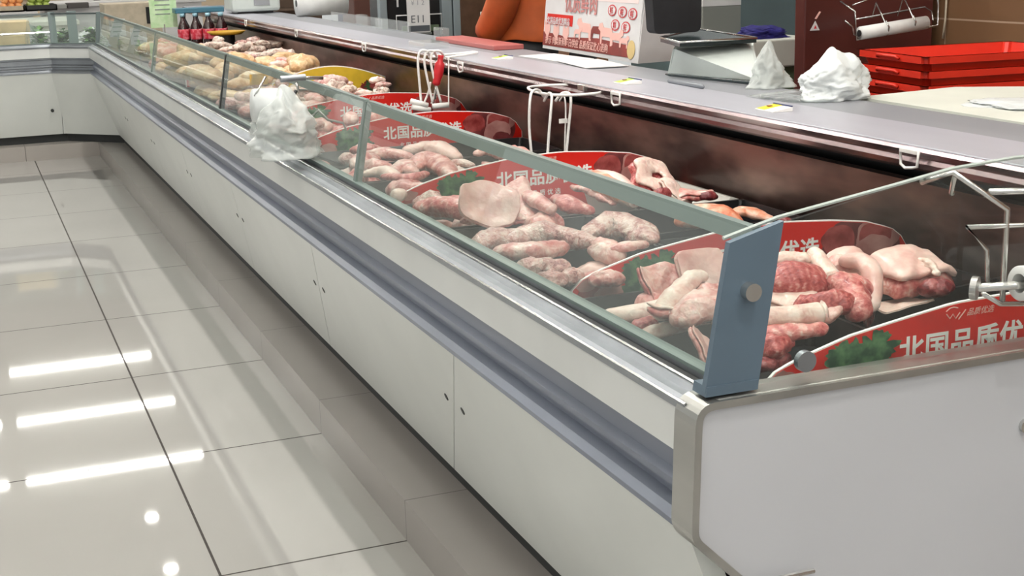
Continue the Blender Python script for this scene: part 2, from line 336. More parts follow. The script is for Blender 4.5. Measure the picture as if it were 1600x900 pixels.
# ceiling lamps
LM = mat('lamp_tube', (255, 252, 244), .5, emit=LAMP); LH = mat('lamp_housing', (214, 214, 212), .5)
lamp = empty('ceiling_strip_light', (0, 0, 3.34), 0)
bm = B(); box(bm, -.81, .81, -.03, .03, 0, .06); new_obj('housing', bm, LH, lamp)
bm = B(); box(bm, -.80, .80, -.016, .016, -.018, -.001); new_obj('tube', bm, LM, lamp)
spots = [(x, y) for y in (-2.6, -1.0, .6, 2.4, 4.2, 6.0, 7.8) for x in (-3.4, -1.5, .6, 2.5)]+[(x, y) for y in (12.7, 14.5, 16.4) for x in (-2.6, -.82, .94)]+[(-2.6, 19), (-1.2, 19), (-2.6, 21.5), (4.6, 12), (4.6, 15)]+[(-4.4, 11.0), (-4.4, 14.0), (-4.4, 17.0)]  # near rows are out of view, added to light counter and end panel
for k, (x, y) in enumerate(spots):
    o = lamp if k == 0 else copy_tree(lamp); o.location = (x, y, 3.34)
    tag(o, 'linear white ceiling strip light set in rows above the aisle', 'ceiling light', 'ceiling strip lights in rows')
dl = empty('round_downlight', (0, 0, 3.4))
bm = B(); lathe(bm, [(.075, 0), (.075, -.012), (.06, -.014), (.055, -.004)]); new_obj('trim_ring', bm, LH, dl)
bm = B(); lathe(bm, [(.05, -.004), (.05, -.009)]); new_obj('diffuser', bm, LM, dl)
SL = bpy.data.lights.new('spot_beam', 'SPOT'); SL.energy = SPOT; SL.spot_size = math.radians(125); SL.spot_blend = .6; SL.shadow_soft_size = .03; SL.color = (1, .97, .92)
so = bpy.data.objects.new('spot_beam', SL); COL.objects.link(so); so.parent = dl; so.location = (0, 0, -.03)
for k, (x, y) in enumerate([(1.10, .3+1.12*j) for j in range(11)]):
    o = dl if k == 0 else copy_tree(dl); o.location = (x, y, 3.4)
    tag(o, 'small round downlight in the ceiling line above the meat counter', 'ceiling light', 'round downlights in the ceiling')

# ------------------------------------------------------------------ meat counter (right run)
A_RAIL, Z_RAIL = 0.0, .767
counter = empty('meat_display_counter', (0, 0, 0), 0, 'long cream refrigerated meat counter with sloping lower front and clear end glass', 'display counter')
# lower sloped panels with seams
seams = [YN, 2.54, 3.67, 4.81, 5.94, 7.08, 8.2, None]
lo_t, lo_b = (-.03, .585), (.123, .155)
def front_panel(y0, y1, parent):
    bm = B(); g = .0024
    pr = [(X0+lo_t[0], lo_t[1]), (X0+lo_b[0], lo_b[1]), (X0+lo_b[0]+.012, lo_b[1]-.0), (X0+lo_b[0]+.03, lo_b[1]+.03), (X0+lo_t[0]+.03, lo_t[1])]
    def skew(z): return -.18+.48*(.585-z)/.43
    v0 = [bm.verts.new((x, y0+g+(skew(z) if y0 > YN else 0), z)) for x, z in pr]
    v1 = [bm.verts.new((x, (y1-g+skew(z)) if y1 else Y0-CH+(x-X0)*.414, z)) for x, z in pr]
    n = len(pr)
    bm.faces.new(v0); bm.faces.new(v1[::-1])
    for i in range(n): bm.faces.new((v0[i], v0[(i+1) % n], v1[(i+1) % n], v1[i]))
    return new_obj('front_panel', bm, M['panel'], parent)
panels = []
for a, b in zip(seams, seams[1:]): panels.append(front_panel(a, b, counter))
# screw holes flanking each seam
def pz(z):  # x on the sloping face at height z
    t = (z-lo_b[1])/(lo_t[1]-lo_b[1]); return X0+lo_b[0]+(lo_t[0]-lo_b[0])*t
for i, s in enumerate(seams[1:-1]):
    for d, pn in ((-.05, panels[i]), (.05, panels[i+1])):
        bm = B(); x = pz(.42); nrm = Vector((-.942, 0, -.335)).normalized(); c = Vector((x, s+d, .42))
        cyl(bm, c-nrm*.004, c+nrm*.0012, .0085, seg=12); new_obj('screw_hole', bm, M['dark'], pn)
# kick space panel (dark, recessed)
bm = B(); sweep(bm, [(.152, .10), (.152, .25), (.19, .25), (.19, .10)], 0, 1, near=YN+.02); new_obj('kick_panel', bm, M['dark'], counter)
# bumper groove: two ribs, blue grey shading of this run put into the colour
def prof_bumper(): return [(-.012, .682), (-.012, .672), (-.002, .668), (-.002, .640), (-.014, .632), (-.014, .622), (-.005, .618), (-.005, .606), (-.022, .600), (-.032, .590), (-.032, .582), (.0, .580), (.03, .60), (.03, .68)]
bm = B(); sweep(bm, prof_bumper(), 0, 1, near=YN+.01); new_obj('bumper_groove', bm, M['bumper'], counter)
bm = B(); sweep(bm, [(-.026, .748), (-.026, .684), (.0, .682), (.02, .684), (.02, .748)], 0, 1, near=YN+.01); new_obj('upper_band', bm, M['band'], counter)
def prof_rail(): return [(-.032, .757), (-.030, .747), (-.02, .745), (.03, .745), (.062, .745), (.062, .762), (.045, .762), (.045, .772), (.040, .772), (.040, .765), (.030, .765), (.030, .776), (.026, .776), (.026, .764), (.014, .764), (.010, .770), (-.002, .770), (-.008, .763), (-.022, .763)]
bm = B(); sweep(bm, prof_rail(), 0, 1, near=YN+.01); new_obj('top_rail', bm, M['alu'], counter)
for a_, z_ in ((-.030, .7585), (.004, .7715)):
    bm = B(); sweep(bm, [(a_-.0022, z_), (a_, z_-.0022), (a_+.0022, z_), (a_, z_+.0022)], 0, 1, near=YN+.01); new_obj('rail_bright_edge', bm, M['chrome'], counter)  # bright metal strips added to draw the rail's bright edge lines
bm = B(); sweep(bm, [(.012, .7645), (.012, .7665), (.025, .7665), (.025, .7645)], 0, 1, near=YN+.01); new_obj('rail_dark_line', bm, M['dark'], counter)  # dark strip added to draw the dark line along the rail
bm = B(); sweep(bm, [(.0255, .774), (.0255, .7795), (.0465, .7795), (.0465, .773)], 0, 1, near=YN+.01); new_obj('glass_channel', bm, M['greenedge'], counter)
# end panel: white plate with rounded corners inside a steel frame
def rounded(pts, rad, n=6):
    out = []; m = len(pts)
    for i in range(m):
        p = Vector(pts[i]); a = Vector(pts[i-1])-p; b = Vector(pts[(i+1) % m])-p; r_ = rad[i] if isinstance(rad, (list, tuple)) else rad
        if r_ <= 0: out.append(tuple(p)); continue
        ang = a.angle(b); d = min(r_/math.tan(ang/2), a.length*.45, b.length*.45)
        s, e = p+a.normalized()*d, p+b.normalized()*d
        for k in range(n+1):
            t = k/n; out.append(tuple((1-t)**2*s+2*t*(1-t)*p+t*t*e))
    return out
XB = 1.98
E0 = [(X0-.034, .768), (XB, .768), (XB, .12), (1.25, .12), (X0-.034+.335, .245), (X0-.040, .585)]
E0 = rounded(E0, [.03, .01, .01, .05, .02, .035])
def inset(poly, d):
    c = []; m = len(poly)
    for i in range(m):
        p0, p1, p2 = Vector(poly[i-1]), Vector(poly[i]), Vector(poly[(i+1) % m])
        t = (p2-p0); t = t.normalized() if t.length > 1e-9 else Vector((1, 0)); nrm = Vector((t.y, -t.x)); c.append((p1+nrm*d))
    return [tuple(v) for v in c]
area = sum(E0[i][0]*E0[(i+1) % len(E0)][1]-E0[(i+1) % len(E0)][0]*E0[i][1] for i in range(len(E0)))
sg = 1 if area < 0 else -1
E1 = inset(E0, .010*sg)
bm = B(); n = len(E0)
o0 = [bm.verts.new((x, YN-.025, z)) for x, z in E0]; i0 = [bm.verts.new((x, YN-.025, z)) for x, z in E1]
o1 = [bm.verts.new((x, YN+.03, z)) for x, z in E0]; i1 = [bm.verts.new((x, YN+.03, z)) for x, z in E1]
for i in range(n):
    j = (i+1) % n
    for q in ((o0[i], o0[j], i0[j], i0[i]), (o1[j], o1[i], i1[i], i1[j]), (o0[j], o0[i], o1[i], o1[j]), (i0[i], i0[j], i1[j], i1[i])): bm.faces.new(q)
new_obj('end_frame', bm, M['steel'], counter)
bm = B(); outline_plate(bm, inset(E0, .0095*sg), YN-.018, YN+.01); new_obj('end_panel', bm, M['endp'], counter)
bm = B(); p = at_y(1265, 887, YN-.02); q = at_y(1172, 903, YN-.02)
tube(bm, [(q.x-.05, YN-.03, q.z-.004), (p.x, YN-.03, p.z)], .0035, 8); new_obj('end_rod', bm, M['chrome'], counter)
bm = B(); p = at_y(1602, 665, YN-.02); cyl(bm, (p.x, YN-.024, p.z), (p.x, YN-.016, p.z), .010, seg=16); new_obj('end_bolt', bm, M['chrome'], counter)
# steel sill on top of the end
bm = B(); box(bm, X0+.0, XB, YN-.02, YN+.018, .755, .769, bev=.003); new_obj('end_sill', bm, M['steel'], counter)
# interior
bm = B(); box(bm, X0+.06, IW, YN+.02, Y0-.4, .60, .655); new_obj('deck', bm, M['deck'], counter)
bm = B(); box(bm, X0+.06, IW, YN+.012, YN+.018, .60, .756); new_obj('inner_end_liner', bm, M['liner'], counter)
bm = B(); box(bm, X0+.048, X0+.060, YN+.02, Y0-.3, .60, .762); new_obj('inner_front_liner', bm, M['liner'], counter)
bm = B(); box(bm, IW, IW+.02, YN+.052, Y0+.3, .60, .862); box(bm, IW-.004, IW+.022, YN+.052, Y0+.3, .860, .866); new_obj('inner_back_wall', bm, M['wall_in'], counter)
bm = B(); box(bm, IW+.06, IW+.08, YN+.052, Y0+.3, .60, .93); new_obj('air_slot', bm, M['black'], counter)
bm = B()
prl = [(1.600, .950), (1.594, .944), (1.600, .936), (1.604, .930), (1.600, .922), (1.603, .912), (1.612, .906), (1.63, .908), (1.80, .93), (1.80, .945), (1.61, .951)]
v0 = [bm.verts.new((x, YN-.2, z)) for x, z in prl]; v1 = [bm.verts.new((x, Y0+.8, z)) for x, z in prl]
bm.faces.new(v0); bm.faces.new(v1[::-1])
for i in range(len(prl)): j = (i+1) % len(prl); bm.faces.new((v0[i], v0[j], v1[j], v1[i]))
new_obj('ledge_lip', bm, M['lip'], counter)
bm = B(); box(bm, 1.602, 1.785, YN-.2, Y0+.8, .945, .9535, bev=.002); new_obj('ledge_front_strip', bm, M['ledge'], counter)
bm = B(); box(bm, 1.785, 1.96, YN-.2, Y0+.8, .94, .951, bev=.002); new_obj('ledge_rear_strip', bm, M['ledge2'], counter)
bm = B(); box(bm, 1.80, 1.955, YN-.2, Y0+.8, .10, .939); new_obj('rear_body', bm, M['band'], counter)
# front glass panes, dividers, top trim
Zt = .970
def gx(z): return X0+.036+(z-.775)*.19
divs = [YN+.01, 3.24, 5.08, 6.93, 9.63]
for a, b in zip(divs, divs[1:]):
    bm = B(); g = .012
    hexa(bm, [(gx(.775)-.003, a+g, .775), (gx(.775)+.003, a+g, .775), (gx(.775)+.003, b-g, .775), (gx(.775)-.003, b-g, .775)],
         [(gx(Zt)-.003, a+g, Zt), (gx(Zt)+.003, a+g, Zt), (gx(Zt)+.003, b-g, Zt), (gx(Zt)-.003, b-g, Zt)])
    new_obj('front_glass', bm, M['glass'], counter)
    bm = B(); x = gx(Zt); hexa(bm, [(x-.006, a+g, Zt-.018), (x+.004, a+g, Zt-.018), (x+.004, b-g, Zt-.018), (x-.006, b-g, Zt-.018)],
         [(x-.001, a+g, Zt+.004), (x+.012, a+g, Zt+.004), (x+.012, b-g, Zt+.004), (x-.001, b-g, Zt+.004)])
    new_obj('glass_top_trim', bm, M['greenedge'], counter)
for i, y in enumerate(divs[1:-1]):
    bm = B(); w_ = .010
    hexa(bm, [(gx(.772)-.006, y-w_, .772), (gx(.772)+.012, y-w_, .772), (gx(.772)+.012, y+w_, .772), (gx(.772)-.006, y+w_, .772)],
         [(gx(Zt)-.004, y-w_, Zt+.002), (gx(Zt)+.013, y-w_, Zt+.002), (gx(Zt)+.013, y+w_, Zt+.002), (gx(Zt)-.004, y+w_, Zt+.002)])
    new_obj('glass_divider', bm, M['black'] if i == 1 else M['greenedge'], counter)
# blue post at the near corner
P = [(.8195, .776), (.8965, .776), (.930, .986), (.853, .966)]
bm = B(); outline_plate(bm, P, YN-.012, YN-.002); outline_plate(bm, [(.8195, .772), (.895, .772), (.896, .785), (.8215, .785)], YN-.014, YN+.02)
post = new_obj('corner_post', bm, M['bluepost'], counter)
bm = B(); p = at_y(1174, 456, YN-.02); cyl(bm, (p.x, YN-.026, p.z), (p.x, YN-.008, p.z), .0115, seg=24); new_obj('bolt', bm, M['chrome'], post)
# end glass
G = [(.84, .772), (1.90, .772), (1.90, 1.03), (1.30, 1.03), (1.20, 1.024), (1.10, 1.008), (.930, .978), (.86, .962)]
bm = B(); outline_plate(bm, G, YN+.004, YN+.010); eg = new_obj('end_glass', bm, glass_mat('clear_end_glass', (.95, .98, .965), 1.5, haze=.02), counter)  # end glass gets a fainter painted reflection haze
bm = B(); tube(bm, [(.853, YN+.004, .969), (.932, YN+.004, .988), (1.10, YN+.007, 1.011), (1.20, YN+.007, 1.026), (1.30, YN+.007, 1.032), (1.90, YN+.007, 1.032)], .0028, 6); new_obj('glass_edge', bm, mat('pale_glass_edge', (176, 186, 180), .3), eg)
bm = B(); p = at_y(1264, 567, YN-.01); cyl(bm, (p.x, YN-.006, p.z), (p.x, YN+.004, p.z), .0140, seg=28); new_obj('glass_clamp', bm, M['alu'], eg)

# ------------------------------------------------------------------ left run of the counter (and corner)
lc = empty('corner_display_counter', (0, Y0, 0), 0, 'cream refrigerated counter closing the far end of the aisle, greens behind its glass', 'display counter')
def lpart(name, prof, i0, i1, m, parent=lc, **k):
    bm = B(); sweep(bm, prof, i0, i1, **k)
    for v in bm.verts: v.co.y -= Y0
    return new_obj(name, bm, m, parent)
lowp = [lo_t, lo_b, (lo_b[0]+.03, lo_b[1]+.03), (lo_t[0]+.03, lo_t[1])]
lpart('corner_panel', lowp, 1, 2, M['panel'])
def lpanel(x0, x1):
    bm = B(); v = []
    for xe in (x0, x1):
        v.append([bm.verts.new((xe if xe is not None else X0-CH+a*.414, a, z)) for a, z in lowp])
    n = 4; bm.faces.new(v[0]); bm.faces.new(v[1][::-1])
    for i in range(n): bm.faces.new((v[0][i], v[0][(i+1) % n], v[1][(i+1) % n], v[1][i]))
    return new_obj('front_panel', bm, M['panel'], lc)
xs = float(at_y(95, 160, Y0+.05).x)
p1 = lpanel(None, xs+.0015); p2 = lpanel(xs-.0015, xs-1.13+.0015); p3 = lpanel(xs-1.13-.0015, XL)
bm = B(); c = at_y(82, 173, Y0+.03); cyl(bm, (c.x, .026, c.z), (c.x, .05, c.z), .011, seg=12); new_obj('screw_hole', bm, M['dark'], p2)
lpart('kick_panel', [(.152, .10), (.152, .25), (.19, .25), (.19, .10)], 1, 3, M['dark'])
lpart('bumper_groove', prof_bumper(), 1, 3, M['alu'])  # same groove as the right run, without the blue shade tint
lpart('upper_band', [(-.026, .748), (-.026, .684), (.0, .682), (.02, .684), (.02, .748)], 1, 3, M['band'])
lpart('top_rail', prof_rail(), 1, 3, M['alu'])
lpart('glass_channel', [(.0255, .774), (.0255, .7795), (.0465, .7795), (.0465, .773)], 1, 3, M['greenedge'])
lpart('inner_front_liner', [(.048, .60), (.060, .60), (.060, .762), (.048, .762)], 1, 3, M['liner'])
bm = B(); box(bm, XL, X0-.2, .061, .85, .60, .655); new_obj('deck', bm, M['deck'], lc)
bm = B(); box(bm, XL, X0+.1, .86, .88, .10, .80); new_obj('back_wall', bm, M['band'], lc)
def lglass(a0, z0, a1, z1, t=.003):
    return [(a0-t, z0), (a0+t, z0), (a1+t, z1), (a1-t, z1)]
lpart('front_glass', lglass(.036, .775, .06, Zt), 1, 2, M['glass']); lpart('front_glass', lglass(.036, .775, .06, Zt), 2, 3, M['glass'])
lpart('glass_top_trim', lglass(.058, Zt-.006, .060, Zt+.005, .005), 1, 3, mat('dark_top_trim', (84, 92, 92), .4, metal=.4))
def lpost(px, wd):
    c = at_y(px, 70, Y0+.05); bm = B()
    hexa(bm, [(c.x-wd/2, .03, .772), (c.x+wd/2, .03, .772), (c.x+wd/2, .05, .772), (c.x-wd/2, .05, .772)], [(c.x-wd/2, .052, Zt+.012), (c.x+wd/2, .052, Zt+.012), (c.x+wd/2, .075, Zt+.012), (c.x-wd/2, .075, Zt+.012)])
    new_obj('glass_divider', bm, mat('grey_post', (112, 124, 124), .4, metal=.3), lc)
lpost(85, .045); lpost(116, .06)
bm = B(); q = path(.036)[1]
hexa(bm, [(q[0]-.012, q[1]-Y0-.02, .772), (q[0]+.012, q[1]-Y0-.02, .772), (q[0]+.012, q[1]-Y0+.02, .772), (q[0]-.012, q[1]-Y0+.02, .772)], [(q[0]+.01, q[1]-Y0-.02, Zt+.01), (q[0]+.034, q[1]-Y0-.02, Zt+.01), (q[0]+.034, q[1]-Y0+.02, Zt+.01), (q[0]+.01, q[1]-Y0+.02, Zt+.01)])
new_obj('glass_divider', bm, mat('grey_corner_post', (112, 124, 124), .4, metal=.3), lc)

# ------------------------------------------------------------------ trays
TRAY_Z = .732
def make_tray(x0, x1, y0, y1, zt, m, label, group=None, tilt=0, depth=.06):
    t = 0.006; c = Vector(((x0+x1)/2, (y0+y1)/2, zt-depth)); w_, d_ = (x1-x0)/2, (y1-y0)/2
    bm = B()
    def ring(s, z): return [bm.verts.new((sx*(w_-s), sy*(d_-s), z)) for sx, sy in ((-1, -1), (1, -1), (1, 1), (-1, 1))]
    R_ = [ring(.014, 0), ring(.002, depth-.003), ring(-.003, depth-.003), ring(-.003, depth), ring(.004, depth), ring(.018, .005)]
    bm.faces.new(R_[0][::-1]); bm.faces.new(R_[-1])
    for a, b in zip(R_, R_[1:]):
        for k in range(4): bm.faces.new((a[k], a[(k+1) % 4], b[(k+1) % 4], b[k]))
    bmesh.ops.bevel(bm, geom=[e for e in bm.edges if abs(e.verts[0].co.z-e.verts[1].co.z) > .02], offset=.01, segments=3, affect='EDGES')
    o = new_obj('meat_tray', bm, m, None, False, c); o.rotation_euler = (0, -tilt, 0)
    return tag(o, label, 'tray', group)
yt = [(1.56, 1.86, 'nearest black tray under the big bone-in pork pile'), (1.87, 2.10, 'black tray just in front of the second red sign'), (2.2, 2.46, 'black tray of knuckles just behind the second red sign'), (2.485, 2.735, 'black tray of frothy looking pork midway between two red signs'),
      (2.76, 3.08, 'black tray of pork slabs in front of the third red sign'), (3.17, 3.47, 'black tray of flat cuts just behind the third red sign'), (3.49, 3.77, 'black tray of pale cuts second behind the third red sign'), (3.79, 4.09, 'black tray in front of the fourth red sign')]
for i, (a, b, l) in enumerate(yt):
    right_white = i == 4
    lift = (0, 0, 0, .008, .008, 0, 0, 0)[i]
    make_tray(.905, 1.265, a, b, TRAY_Z+lift, M['tray'], l+', on the glass side')
    if i == 2 or i == 3: make_tray(1.275, 1.655, a, b, TRAY_Z+lift, M['black'], l+', on the back wall side')
    elif right_white: make_tray(1.40, 1.655, a, b, TRAY_Z+.005, M['wtray'], 'white rimmed tray holding the leg with bone and ring shaped cut')
    else: make_tray(1.275, 1.655, a, b, TRAY_Z-.004, M['black'], l+', on the back wall side', tilt=.07 if i == 0 else 0)
for i in range(8):
    a = 4.24+i*.36+(.12 if i > 1 else 0)
    for s in (0, 1):
        make_tray(.905 if s == 0 else 1.275, 1.265 if s == 0 else 1.655, a, a+.33, TRAY_Z, M['tray' if s == 0 else 'black'], 'black meat tray in the row beyond the fourth red sign', 'black trays beyond the fourth red sign')

# ------------------------------------------------------------------ price signs
SW = .72
AT = [(0, .085), (.03, .104), (.08, .117), (.19, .138), (.29, .149), (.43, .163), (.6, .166), (.75, .158), (.86, .148), (.94, .130), (.985, .105), (1, .08)]
def arc_z(x):
    t = max(0, min(1, x/SW))
    for (a, p), (b, q) in zip(AT, AT[1:]):
        if t <= b: u_ = (t-a)/(b-a); return p+(q-p)*u_
    return AT[-1][1]
def sign_outline(d=0, n=36):
    top = [(x, arc_z(x)-d) for x in [d+(SW-2*d)*i/n for i in range(n+1)]]
    return [(d, 0)]+top+[(SW-d, 0)]
def blob2(cx, cz, rx, rz, seed, n=40, amp=.15, f=1.5):
    out = []
    for i in range(n):
        a = 2*PI*i/n; k = 1+amp*noise.noise(Vector((math.cos(a)*f, math.sin(a)*f, seed)))*2
        out.append((cx+rx*k*math.cos(a), cz+rz*k*math.sin(a)))
    return out
def decal(name, poly, y, m, parent, clip=True, th=.0006):
    if clip:
        poly = [(min(max(x, .002), SW-.002), z) for x, z in poly]; poly = [(x, max(.003, min(z, arc_z(x)-.003))) for x, z in poly]
    bm = B(); outline_plate(bm, poly, y-th, y+.0002); return new_obj(name, bm, m, parent)
def make_sign(loc, label, group, rz=0):
    t = empty('price_sign', loc, rz, label, 'sign', group)
    bm = B(); outline_plate(bm, sign_outline(), -.0025, .0025); new_obj('sign_board', bm, M['white'], t)
    bm = B(); outline_plate(bm, sign_outline(.0022), -.0032, -.0024); new_obj('red_face', bm, M['red'], t)
    zt = .072
    for i, ch in enumerate('北国品质优选'):
        text_obj('lettering', ch, .043, M['white'], t, (.218+i*.0435, -.0033, .088), .022)
    text_obj('small_lettering', '北国品质优选', .016, M['white'], t, (.27, -.0033, .058), .008, spacing=1.6)
    # emblem: small wave mark in an arc, slanted tick, fine script
    bm = B()
    for pts in ([(.325, .148), (.331, .141), (.336, .147), (.341, .140), (.348, .148)], [(.324, .152), (.330, .156), (.337, .157), (.344, .155)], [(.346, .138), (.358, .151)]):
        tube(bm, [(x-.028, -.0034, z) for x, z in pts], .0009, 6)
    new_obj('emblem', bm, M['pinkpr'], t)
    text_obj('script_lettering', '品质优选', .0115, M['pinkpr'], t, (.332, -.0033, .1425), .004, shear=.3, spacing=1.05)
    # pictures
    for i, (cx, cz, rx, rz, m, s) in enumerate([(.05, .045, .055, .045, 'pmeat', 1), (.028, .092, .02, .012, 'pfat', 2), (.075, .07, .03, .02, 'pfat', 6)]):
        decal('meat_picture', blob2(cx, cz, rx, rz, s), -.0030-.0003*i, M[m], t)
    for i in range(9):
        rr = random.Random(i*7+3); a = blob2(.125+.10*(i % 5)/5+rr.uniform(-.01, .01), .070+.038*(i//5)+rr.uniform(-.008, .008), .028, .024, i+20, amp=.38, f=3.5)
        decal('parsley_picture', a, -.0032-.00008*i, M['parsley'], t)
    for i, (cx, cz, rx, rz, m, s) in enumerate([(.60, .09, .085, .07, 'pmeatd', 9), (.555, .118, .04, .028, 'pmeat', 10), (.575, .075, .055, .020, 'pmeatd', 11), (.645, .12, .05, .035, 'pfat', 12), (.64, .122, .040, .026, 'pmeat', 13), (.635, .088, .046, .034, 'pfat', 14), (.645, .07, .028, .014, 'pmeatd', 15)]):
        decal('meat_picture', blob2(cx, cz, rx, rz, s, amp=.1), -.0030-.0003*i, M[m], t)
    return t
G_S = 'red price signs between the trays'
s1 = make_sign((.945, 1.508, .662), 'nearest red arched sign with white lettering, right behind the end glass', G_S)
for (x, y, z, l, rz) in ((.955, 2.15, .65, 'second nearest red arched sign, behind the big bone-in pork pile', 0), (.94, 3.125, .66, 'third red arched sign, below the wire ring with three hooks', 0),
                     (.955, 4.14, .66, 'fourth red arched sign, just nearer than the hanging hook cluster', 0), (.955, 4.66, .674, 'fifth red arched sign, behind the fourth and beside the yellow one', 0)):
    c = copy_tree(s1); c.location = (x, y, z); c.rotation_euler = (0, 0, rz); c['label'] = l
    for ch in c.children:
        if 'lettering' in ch.name or 'emblem' in ch.name: ch.location.x += .034; ch.location.z += .004
# yellow sign with bird picture and a plain red sign behind
def plain_sign(loc, w_, h, m, label, pic):
    t = empty('price_sign', loc, 0, label, 'sign')
    def az(x): return h*(.72+.28*math.sin(PI*x/w_))
    pts = [(0, 0)]+[(w_*i/24, az(w_*i/24)) for i in range(25)]+[(w_, 0)]
    bm = B(); outline_plate(bm, pts, -.0025, .0025); new_obj('sign_board', bm, M['white'], t)
    bm = B(); outline_plate(bm, [(x*.985+w_*.0075, z*.98) for x, z in pts], -.0034, -.0026); new_obj('sign_face', bm, m, t)
    if pic:
        for i in range(6):
            bm = B(); outline_plate(bm, [(x, z) for x, z in blob2(w_*.84+.018*(i % 3)-.01, h*(.42+.13*(i//3)), .022, .02, i+31, amp=.4, f=3)], -.0044-.0001*i, -.0034)
            new_obj('bird_picture', bm, M['pmeat'] if i % 2 else M['leafd'], t)
        text_obj('lettering', '优选', .03, M['white'], t, (w_*.3, -.0036, h*.35), .015)
    return t
plain_sign((1.18, 5.62, .66), .48, .205, M['yellow'], 'yellow arched sign with a dark bird picture, standing beyond the red signs', True)
plain_sign((1.0, 6.75, .66), .66, .15, M['red'], 'plain red arched sign beyond the yellow one', False)

# ------------------------------------------------------------------ meat cuts
def nz3(p, s): return noise.noise(Vector(p)*s)
def blob_bm(path_pts, radii, flat=.7, seg=28, n=6, amp=.12, f=18, seed=0, cap=True, twist=0, square=0):
    radii = list(radii); capped = radii[-1] == 'cap'
    if capped: radii.pop()
    P = smooth_path([Vector(p) for p in path_pts], n)
    if capped:   # extend a little and resample densely towards the ends
        d0, d1 = (P[0]-P[1]).normalized(), (P[-1]-P[-2]).normalized(); P = [P[0]+d0*radii[0]*.7]+P+[P[-1]+d1*radii[-1]*.7]
        ac = [0]
        for a, b in zip(P, P[1:]): ac.append(ac[-1]+(b-a).length)
        def ev(s):
            for i in range(1, len(ac)):
                if s <= ac[i]+1e-9: u_ = (s-ac[i-1])/max(1e-9, ac[i]-ac[i-1]); return P[i-1].lerp(P[i], u_)
            return P[-1].copy()
        K = 26; ts = [.5-.5*math.cos(PI*(.02+.96*i/(K-1))) for i in range(K)]; P = [ev(t*ac[-1]) for t in ts]
        LT = ac[-1]
    m = len(P); bm = B(); rings = []
    L_ = len(radii)-1
    for i, p in enumerate(P):
        tt = ts[i] if capped else i/(m-1)
        t = tt*L_; k = min(int(t), L_-1); u_ = t-k; u_ = u_*u_*(3-2*u_); rr = radii[k]*(1-u_)+radii[k+1]*u_
        if capped:
            e = min(tt, 1-tt)*LT/(rr*1.15)
            if e < 1: rr *= math.sqrt(max(.01, 1-(1-e)**2))
        a = P[max(i-1, 0)]; b = P[min(i+1, m-1)]; tg = (b-a).normalized()
        side = tg.cross(Vector((0, 0, 1))); side = side.normalized() if side.length > .05 else Vector((1, 0, 0)); up = side.cross(tg).normalized()
        if twist:
            q = Matrix.Rotation(twist*i/(m-1), 3, tg); side = q @ side; up = q @ up
        ring = []
        for j in range(seg):
            th = 2*PI*j/seg; c, s = math.cos(th), math.sin(th)
            if square: c, s = math.copysign(abs(c)**(1-square), c), math.copysign(abs(s)**(1-square), s)
            d = side*c+up*s*flat; q = p+d*rr
            w_ = 1+amp*(2*nz3(q+Vector((seed*3.1, seed, 0)), f)+1.3*nz3(q+Vector((0, seed*1.7, 5)), f*2.6)+.7*nz3(q+Vector((2, seed*1.3, 5)), f*6))
            ring.append(bm.verts.new(p+d*rr*w_))
        rings.append(ring)
    for A, C in zip(rings, rings[1:]):
        for j in range(seg): bm.faces.new((A[j], A[(j+1) % seg], C[(j+1) % seg], C[j]))
    bm.faces.new(rings[0][::-1]); bm.faces.new(rings[-1]); return bm
def strip(o):
    for p in o.data.polygons: p.use_smooth = True
    return o
def cap_radii(r): return list(r)+['cap']
def cut(label, pts, radii, m, flat=.7, amp=.12, f=18, seed=0, name='pork_cut', cat='meat', group=None, bone=None, twist=0, square=0, subs=None):
    """pts are world points; the thing gets its own base point"""
    pts = [Vector(p) for p in pts]; c = sum(pts, Vector())/len(pts); base = Vector((c.x, c.y, min(p.z for p in pts)-min(x for x in radii if x != 'cap')*flat*.5))
    loc = [p-base for p in pts]
    bm = blob_bm(loc, radii, flat, amp=amp, f=f, seed=seed, twist=twist, square=square)
    if bone is None and not subs:
        o = new_obj(name, bm, M[m], None, True, base); return tag(o, label, cat, group)
    t = empty(name, base, 0, label, cat, group)
    new_obj('flesh', bm, M[m], t, True)
    if bone is not None:
        e, q, rb = bone  # end index (0/-1), length past end, radius
        p = loc[e]; d = (loc[0]-loc[1]) if e == 0 else (loc[-1]-loc[-2]); d.normalize()
        b2 = B(); tube(b2, [p-d*.02, p+d*q*.5, p+d*q*.9, p+d*q], [rb*.8, rb*.85, rb*1.15, rb*.95], 16)
        new_obj('bone', b2, M['bone'], t, True)
        b3 = B(); cyl(b3, p+d*(q-.002), p+d*(q+.0015), rb*.55, seg=14); new_obj('marrow', b3, M['redm'], t)
    for (nm, pp, rr_, mm, fl, sd) in (subs or []):
        new_obj(nm, blob_bm([Vector(x)-base for x in pp], rr_, fl, amp=.15, f=22, seed=sd), M[mm], t, True)
    return t
